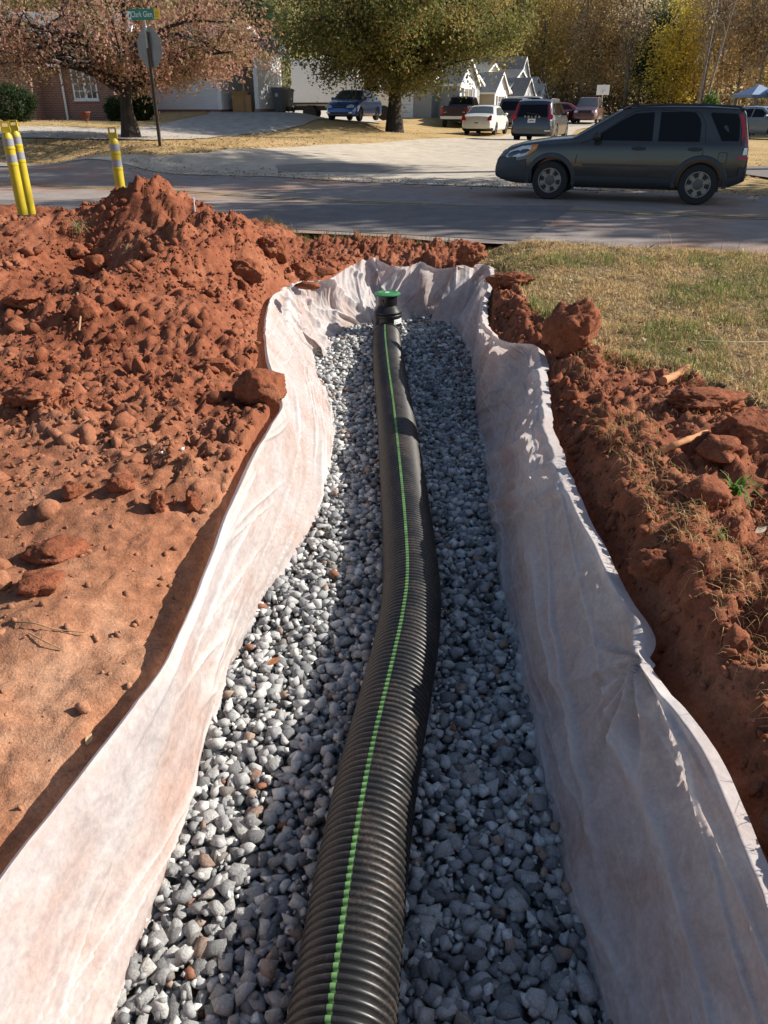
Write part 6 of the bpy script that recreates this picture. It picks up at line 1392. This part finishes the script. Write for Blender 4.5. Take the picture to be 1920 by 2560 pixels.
def gable(par, x0, x1, y0, y1, z0, zw, rise, wallm, roofm, ridge_axis, over=0.3, gab=None, name='wall', rname='roof'):
    """box with a pitched roof, ridge along x or y"""
    w = MB()
    if ridge_axis == 'x':
        ym = (y0 + y1) / 2; w.box(x0, x1, y0, y1, z0, zw)
        wl = w.build(name, wallm, par)
        g_ = MB().prism([(y0, zw), (y1, zw), (ym, zw + rise)], x0 + .005, x1 - .005, axis='x').build('gable', gab or wallm, par)
        s_ = rise / (ym - y0); ye0, ye1 = y0 - over, y1 + over; ze = zw - over * s_; t = 0.12
        rf = MB().prism([(ye0, ze + .02), (ym, zw + rise + .02), (ye1, ze + .02), (ye1, ze + .02 + t), (ym, zw + rise + .02 + t), (ye0, ze + .02 + t)], x0 - over, x1 + over, axis='x').build(rname, roofm, par)
        tr_ = MB()
        for xx in (x0 - over - .03, x1 + over): tr_.prism([(ye0, ze - .10), (ym, zw + rise - .10), (ye1, ze - .10), (ye1, ze + .10), (ym, zw + rise + .10), (ye0, ze + .10)], xx, xx + .03, axis='x')
        tr_.box(x0 - over, x1 + over, ye0 - .05, ye0 - .003, ze - .06, ze + .10); tr_.box(x0 - over, x1 + over, ye1 + .003, ye1 + .05, ze - .06, ze + .10); tr_.build('fascia', M['trim'], rf)
    else:
        xm = (x0 + x1) / 2; w.box(x0, x1, y0, y1, z0, zw); wl = w.build(name, wallm, par)
        g_ = MB().prism([(x0, zw), (x1, zw), (xm, zw + rise)], y0 + .005, y1 - .005, axis='y').build('gable', gab or wallm, par)
        s_ = rise / (xm - x0); xe0, xe1 = x0 - over, x1 + over; ze = zw - over * s_; t = 0.12
        rf = MB().prism([(xe0, ze + .02), (xm, zw + rise + .02), (xe1, ze + .02), (xe1, ze + .02 + t), (xm, zw + rise + .02 + t), (xe0, ze + .02 + t)], y0 - over, y1 + over, axis='y').build(rname, roofm, par)
        tr_ = MB()
        for yy in (y0 - over - .03, y1 + over): tr_.prism([(xe0, ze - .10), (xm, zw + rise - .10), (xe1, ze - .10), (xe1, ze + .10), (xm, zw + rise + .10), (xe0, ze + .10)], yy, yy + .03, axis='y')
        tr_.box(xe0 - .05, xe0 - .003, y0 - over, y1 + over, ze - .06, ze + .10); tr_.box(xe1 + .003, xe1 + .05, y0 - over, y1 + over, ze - .06, ze + .10); tr_.build('fascia', M['trim'], rf)
    return wl
def hroot(px_, py_, d, rz_, label, name='house'):
    p = at(px_, py_, d); p.z = float(T(p.x, p.y)); return empty(name, p, rz_, label, 'house', 'houses of the neighbourhood')
# brick house, far left; local x to the right, y away
h = hroot(160, 297, 38.0, R(-3), 'red brick house with white trim behind the red tree')
gable(h, -8.0, 2.7, 0, 8.0, -0.5, 2.55, 2.2, M['brick'], M['roof'], 'x', 0.4)
gable(h, -5.2, -0.9, -1.0, 4.0, -0.5, 2.55, 1.75, M['brick'], M['roof'], 'y', 0.35, M['brick'], 'porch_wall', 'porch_roof')
for wx in (-0.1,): pass
window(h, 'y', 0.78, 1.24, 0.95, 2.15, 0.0, 2, 4, -1); window(h, 'y', 1.38, 1.84, 0.95, 2.15, 0.0, 2, 4, -1)
window(h, 'y', -3.7, -2.5, 0.75, 2.0, -1.0, 2, 4, -1)
MB().tube([(0.25, -0.12, 2.5), (0.25, -0.12, 0.12), (0.30, -0.30, -0.0), (0.36, -0.5, -0.05)], 0.055, 10).build('downspout', M['trim'], h, True)
pt = at(213, 288, 37.0); pt.z = float(T(pt.x, pt.y)); o = MB().lathe([(0.16, 0), (0.22, 0.30), (0.25, 0.30), (0.25, 0.38), (0.20, 0.38), (0.18, 0.30), (0.02, 0.29)], 20).build('flower_pot', simple('terracotta', (0.30, 0.09, 0.05), 0.8), None, True, 40); o.location = pt; tag(o, 'empty terracotta flower pot against the brick wall', 'flower pot')
# white garage with carport, attached farther right
h = hroot(462, 276, 41.0, R(-17), 'white sided garage with an open carport beside the driveway')
MB().box(-2.0, 2.15, 0, 6.5, -0.35, 0.10).build('brick_base', M['brick'], h)
gable(h, -2.05, 2.20, -0.05, 6.5, 0.10, 2.75, 1.3, M['white_siding'], M['roof'], 'x', 0.35)
MB().box(2.05, 2.27, -0.10, 0.12, 0.1, 2.7).build('corner_board', M['trim'], h); MB().box(2.25, 4.42, 0.1, 3.4, 2.62, 2.75).build('carport_ceiling', M['trim'], h)
MB().prism([(-.3, 2.76), (1.8, 3.4), (3.7, 2.76)], 2.5, 4.75, axis='x').build('carport_roof', M['roof'], h)
MB().box(4.2, 4.42, -0.15, 2.9, 0.0, 2.62).build('side_wall', M['white_siding'], h); MB().box(4.15, 4.47, -0.2, 2.95, -0.35, 0.12).build('wall_base', M['brick'], h); MB().box(2.25, 4.2, 2.7, 2.85, -0.3, 2.62).build('back_wall', M['tan_siding'], h)
m_card = simple('cardboard', (0.42, 0.24, 0.10), 0.8, var=0.12, scale=4)
def carton(px_, py_, d, w_, dp, ht, lb, rz_, flaps=True):
    p = at(px_, py_, d); p.z = float(T(p.x, p.y)) + 0.03; e = empty('cardboard_box', p, rz_, lb, 'box', 'cardboard boxes in the carport'); MB().box(-w_ / 2, w_ / 2, -dp / 2, dp / 2, 0, ht).build('carton', m_card, e)
    if flaps:
        MB().add([(-w_ / 2, -dp / 2, ht), (w_ / 2, -dp / 2, ht), (w_ / 2, -dp / 2 - .1, ht + .22), (-w_ / 2, -dp / 2 - .1, ht + .22)], [(0, 1, 2, 3)]).build('flap', m_card, e); MB().add([(w_ / 2, -dp / 2, ht), (w_ / 2, dp / 2, ht), (w_ / 2 + .12, dp / 2, ht + .2), (w_ / 2 + .12, -dp / 2, ht + .2)], [(0, 1, 2, 3)]).build('flap', m_card, e)
carton(603, 272, 41.0, 0.85, 0.6, 0.75, 'larger open cardboard box at the carport entrance', 0.1); carton(625, 272, 40.6, 0.30, 0.35, 0.80, 'narrow upright cardboard box beside the larger one', -0.2, False)
# low house with a pale roof behind the bins
h = hroot(705, 262, 66.0, R(-6), 'low grey house with a pale roof behind the refuse bins'); gable(h, -6, 5, 0, 8, -0.6, 2.3, 1.9, M['grey_siding'], M['roof2'], 'x', 0.4); gable(h, 1.5, 4.3, -1.2, 3, -0.6, 2.3, 1.3, M['tan_siding'], M['roof'], 'y', 0.3, M['tan_siding'], 'wing_wall', 'wing_roof'); window(h, 'y', -2.8, -1.6, 0.5, 1.7, 0.0, 2, 2, -1)
# the row along the side street
def row_house(px_, py_, d, sc, wallm, roofm, label, tall=False, shut=False):
    h = hroot(px_, py_, d, R(-36), label); h.scale = (sc, sc, sc)      # front faces +x, towards the street
    gable(h, -9, 0, 0, 7.5, -0.8, 2.55, 2.4, wallm, roofm, 'x', 0.3, M['white_siding'])
    gable(h, -3.0, 2.0, 0.9, 3.4, -0.8, 2.55, 1.5, wallm, roofm, 'x', 0.25, M['white_siding'], 'wing_wall', 'wing_roof')
    if tall: gable(h, -7, -0.5, 3.9, 7.3, 2.5, 3.4, 2.9, M['white_siding'], roofm, 'x', 0.25, M['white_siding'], 'upper_wall', 'upper_roof')
    MB().box(2.003, 2.05, 0.85, 3.45, -0.8, 2.56).build('front_panel', M['white_siding'], h)
    window(h, 'x', 1.5, 2.7, 0.45, 2.0, 2.05, 2, 3, 1)
    for a in (1.15, 2.8):
        if shut: MB().box(2.05, 2.09, a, a + .28, 0.4, 2.05).build('shutter', M['shutter'], h)
    gd = MB().box(-4.9, -1.9, -0.05, -0.003, -0.75, 1.6).build('garage_door', M['trim'], h)
    for k in range(1, 4): MB().box(-4.88, -1.92, -0.062, -0.051, -0.75 + k * .56, -0.72 + k * .56).build('panel_joint', M['grey_siding'], gd)
    MB().box(-5.1, -4.9, -0.08, -0.003, -0.75, 1.8).build('door_trim', M['trim'], h); MB().box(-1.9, -1.7, -0.08, -0.003, -0.75, 1.8).build('door_trim', M['trim'], h); MB().box(-4.9, -1.9, -0.08, -0.003, 1.6, 1.8).build('door_trim', M['trim'], h)
    window(h, 'x', 5.2, 6.2, 0.5, 1.9, 0.0, 2, 3, 1)
    return h
row_house(1078, 290, 56.0, 0.92, M['grey_siding'], M['roof2'], 'nearest row house, its lit cream front beside the oak trunk', False, True)
row_house(1180, 278, 70.0, 0.9, M['tan_siding'], M['roof2'], 'tan row house whose white wing rises above the white sedan', False, True)
row_house(1256, 274, 82.0, 0.95, M['tan_siding'], M['roof'], 'row house with the tallest white gable of the street', True)
row_house(1305, 272, 95.0, 0.88, M['cream'], M['roof2'], 'cream row house fourth along the side street')
row_house(1372, 271, 107.0, 0.92, M['tan_siding'], M['roof2'], 'pale roofed row house above the dark blue SUV')
row_house(1430, 270, 119.0, 0.88, M['cream'], M['roof3'], 'brown roofed row house farthest down the street')
# white house at the right picture edge
h = hroot(1925, 330, 44.0, R(-22), 'white house at the right picture edge with a steep gable'); gable(h, 0, 7, 0, 8, -0.5, 2.6, 2.6, M['white_siding'], M['roof2'], 'y', 0.45); window(h, 'y', 1.5, 2.7, 0.8, 2.0, 0.0, 2, 2, -1)
MB().box(-0.15, 0.15, -0.12, -0.003, -0.5, 2.6).build('corner_board', M['trim'], h)

# ------------------------------------------------------------------ street furniture
p = at(400, 363, 21.5); p.z = float(T(p.x, p.y))
sg = empty('street_sign', p, R(-10), 'leaning street sign post with green name plate and the back of a stop sign', 'street sign')
M['galv'] = simple('galvanised', (0.30, 0.31, 0.30), 0.45, 0.6); M['rustpost'] = simple('brown_post', (0.13, 0.09, 0.06), 0.7, var=0.25, scale=10); M['signback'] = simple('sign_back', (0.22, 0.22, 0.22), 0.5, 0.5, var=0.12, scale=4)
M['sgreen'] = simple('sign_green', (0.0, 0.21, 0.13), 0.4, var=0.04); M['syellow'] = simple('sign_yellow', (0.80, 0.52, 0.02), 0.4, var=0.05); M['swhite'] = simple('sign_white', (0.82, 0.83, 0.82), 0.4, var=0.03)
PH = 3.08
MB().box(-.045, -.02, -.012, .035, -0.3, 2.72).box(.02, .045, -.012, .035, -0.3, 2.72).box(-.02, .02, .022, .035, -0.3, 2.72).build('post', M['rustpost'], sg)
MB().box(-.026, .026, -.05, -.022, 2.35, PH + .17).build('upper_post', M['galv'], sg)
octr = 0.495; q = [(octr * math.cos(R(22.5 + 45 * k)), 2.37 + octr * math.sin(R(22.5 + 45 * k))) for k in range(8)]
so = empty('stop_sign'); so.parent = sg; so.rotation_euler = (0, 0, R(-23)); MB().prism([(a, b_) for a, b_ in q], .055, .059, axis='y').build('plate_back', M['signback'], so); MB().prism([(a * .985, 2.37 + (b_ - 2.37) * .985) for a, b_ in q], .0595, .062, axis='y').build('plate_face', simple('stop_red', (0.5, 0.02, 0.02), 0.4), so)
np_ = MB().box(-.42, .31, -.066, -.06, PH - .10, PH + .145).build('name_plate', M['sgreen'], sg)
MB().box(-.425, -.335, -.070, -.0665, PH - .085, PH + .095).build('logo_panel', M['swhite'], np_); MB().prism([(-.40, PH - .02), (-.37, PH + .055), (-.35, PH + .03), (-.36, PH - .05)], -.0735, -.0705, axis='y').build('logo', M['shutter'], np_)
t_ = text_obj('lettering', 'Clark Glen', 0.165, M['swhite'], np_, 0.003); t_.matrix_local = Matrix.Translation((-.035, -.071, PH + .02)) @ Matrix.Rotation(R(90), 4, 'X') @ Matrix.Diagonal((0.82, 1.15, 1, 1))
t_ = text_obj('lettering', 'Ln', 0.045, M['swhite'], np_, 0.003); t_.matrix_local = Matrix.Translation((.285, -.071, PH - .06)) @ Matrix.Rotation(R(90), 4, 'X')
yp = MB().box(.3105, .46, -.0665, -.0605, PH - .08, PH + .145).build('yellow_tab', M['syellow'], sg)
MB().box(.335, .435, -.0695, -.067, PH + .06, PH + .068).box(.335, .435, -.0695, -.067, PH + .02, PH + .028).box(.335, .40, -.0695, -.067, PH - .03, PH - .022).build('tab_print', M['rustpost'], yp)

# refuse bins
def bin_(px_, py_, d, rz_, label, col):
    p = at(px_, py_, d); p.z = float(T(p.x, p.y)) + 0.03; e = empty('refuse_bin', p, rz_, label, 'refuse bin', 'wheeled refuse bins'); mt = simple('bin_plastic', col, 0.5, var=0.08)
    def rg(w_, dp, z, oy=0.0): return [(-w_, -dp + oy, z), (w_, -dp + oy, z), (w_, dp + oy, z), (-w_, dp + oy, z)]
    mb = MB(); R_ = [rg(.23, .25, .04), rg(.27, .31, .55), rg(.30, .36, .98), rg(.325, .385, .985), rg(.325, .385, 1.03)]; vs = sum(R_, []); mb.add(vs, [(i * 4 + j, i * 4 + (j + 1) % 4, (i + 1) * 4 + (j + 1) % 4, (i + 1) * 4 + j) for i in range(4) for j in range(4)] + [(0, 1, 2, 3), (16, 17, 18, 19)]); mb.build('bin_body', mt, e)
    ld = MB(); L_ = [rg(.335, .40, 1.032), rg(.335, .40, 1.06), rg(.26, .30, 1.12)]; ld.add(sum(L_, []), [(i * 4 + j, i * 4 + (j + 1) % 4, (i + 1) * 4 + (j + 1) % 4, (i + 1) * 4 + j) for i in range(2) for j in range(4)] + [(0, 1, 2, 3), (8, 9, 10, 11)]).build('lid', mt, e)
    MB().tube([(-.26, .38, 1.0), (-.26, .47, 1.03), (.26, .47, 1.03), (.26, .38, 1.0)], .02, 8).build('handle', mt, e)
    for sx_ in (-1, 1): MB().lathe([(.05, -.03), (.13, -.03), (.13, .03), (.05, .03)], 16, axis='x', c=(sx_ * .28, .27, .13)).build('wheel', M['tyre'], e)
    MB().box(-.10, .06, -.345, -.335, .70, .86).build('emblem', simple('bin_mark', (0.35, 0.36, 0.36), 0.6), e); return e
bin_(703, 281, 40.0, R(-25), 'front dark grey refuse bin on the driveway', (0.055, 0.062, 0.068)); bin_(690, 276, 41.6, R(-20), 'rear pale grey refuse bin half hidden by the dark one', (0.28, 0.29, 0.28)); bin_(716, 277, 41.2, R(-25), 'third dark refuse bin behind the front one', (0.07, 0.075, 0.08))
# basketball backboard down the street
p = at(1500, 290, 70.0); p.z = float(T(p.x, p.y)); e = empty('basketball_hoop', p, R(-14), 'basketball backboard on a pole far down the street', 'basketball hoop'); MB().tube([(0, 0.5, 0), (0, 0.5, 2.4), (0, 0.1, 3.0)], .05, 8).build('pole', M['galv'], e); MB().box(-.55, .55, 0, .04, 2.15, 2.95).build('backboard', M['swhite'], e); MB().lathe([(.22, 0), (.22, .02), (.20, .02), (.20, 0)], 16, c=(0, -.25, 2.35)).build('rim', M['syellow'], e)
# blue canopy at the right edge
p = at(1872, 345, 47.0); p.z = float(T(p.x, p.y)); e = empty('canopy', p, R(10), 'pale blue pop-up canopy behind the SUV tail', 'canopy'); cm_ = simple('canopy_cloth', (0.20, 0.28, 0.42), 0.6)
MB().add([(-1.0, -1.0, 2.05), (1.0, -1.0, 2.05), (1.0, 1.0, 2.05), (-1.0, 1.0, 2.05), (0, 0, 2.6), (-1.0, -1.0, 1.9), (1.0, -1.0, 1.9), (1.0, 1.0, 1.9), (-1.0, 1.0, 1.9)], [(0, 1, 4), (1, 2, 4), (2, 3, 4), (3, 0, 4), (0, 1, 6, 5), (1, 2, 7, 6), (2, 3, 8, 7), (3, 0, 5, 8)]).build('cover', cm_, e)
for a, b_ in ((-.97, -.97), (.97, -.97), (.97, .97), (-.97, .97)): MB().box(a - .02, a + .02, b_ - .02, b_ + .02, 0, 2.0).build('pole', M['galv'], e)
# person standing under the canopy
p = at(1875, 348, 43.0); p.z = float(T(p.x, p.y)) + 0.03
J = {'pelvis': (0, 0, .95), 'waist': (0, 0, 1.1), 'chest': (0, 0, 1.32), 'neck': (0, 0, 1.50), 'head0': (0, -.01, 1.60), 'head1': (0, -.01, 1.72), 'lh': (.10, 0, .90), 'lk': (.11, -.02, .50), 'la': (.11, .02, .09), 'lt': (.12, -.13, .04), 'rh': (-.10, 0, .90), 'rk': (-.12, -.03, .50), 'ra': (-.13, .02, .09), 'rt': (-.15, -.13, .04),
     'ls': (.19, 0, 1.43), 'le': (.25, .03, 1.15), 'lw': (.24, -.08, .92), 'lf': (.23, -.11, .82), 'rs': (-.19, 0, 1.43), 're': (-.26, .02, 1.15), 'rwr': (-.22, -.14, .98), 'rf': (-.19, -.20, .92)}
RD = {'pelvis': .15, 'waist': .145, 'chest': .16, 'neck': .06, 'head0': .09, 'head1': .095, 'lh': .10, 'lk': .07, 'la': .05, 'lt': .045, 'rh': .10, 'rk': .07, 'ra': .05, 'rt': .045, 'ls': .075, 'le': .05, 'lw': .035, 'lf': .035, 'rs': .075, 're': .05, 'rwr': .035, 'rf': .035}
ED = [('pelvis', 'waist'), ('waist', 'chest'), ('chest', 'neck'), ('neck', 'head0'), ('head0', 'head1'), ('pelvis', 'lh'), ('lh', 'lk'), ('lk', 'la'), ('la', 'lt'), ('pelvis', 'rh'), ('rh', 'rk'), ('rk', 'ra'), ('ra', 'rt'), ('chest', 'ls'), ('ls', 'le'), ('le', 'lw'), ('lw', 'lf'), ('chest', 'rs'), ('rs', 're'), ('re', 'rwr'), ('rwr', 'rf')]
nm = list(J); me = bpy.data.meshes.new('person'); me.from_pydata([J[k] for k in nm], [(nm.index(a), nm.index(b_)) for a, b_ in ED], [])
po = link(bpy.data.objects.new('person', me)); po.modifiers.new('skin', 'SKIN'); po.modifiers.new('sub', 'SUBSURF').levels = 2
for k, sv in zip(nm, me.skin_vertices[0].data): sv.radius = (RD[k], RD[k] * (0.75 if k in ('pelvis', 'waist', 'chest') else 1)); sv.use_root = k == 'pelvis'
dg = bpy.context.evaluated_depsgraph_get(); me2 = bpy.data.meshes.new_from_object(po.evaluated_get(dg)); po.modifiers.clear(); po.data = me2
me2.materials.clear()
for mt in (simple('pale_shirt', (0.45, 0.46, 0.52), 0.8), simple('dark_trousers', (0.05, 0.055, 0.07), 0.8), simple('skin', (0.20, 0.10, 0.07), 0.6), simple('hair', (0.02, 0.015, 0.012), 0.8), M['black']): me2.materials.append(mt)
for f in me2.polygons:
    z = f.center.z; f.use_smooth = True
    f.material_index = 4 if z < 0.10 else 1 if z < 0.98 and abs(f.center.x) < 0.2 else 2 if (z < 1.12 and abs(f.center.x) > 0.17) or (1.50 < z < 1.68) else 3 if z >= 1.68 or (z > 1.6 and f.center.y > 0.03) else 0
po.location = p; po.rotation_euler = (0, 0, R(20)); tag(po, 'person in a pale grey shirt standing beyond the SUV tail', 'person')
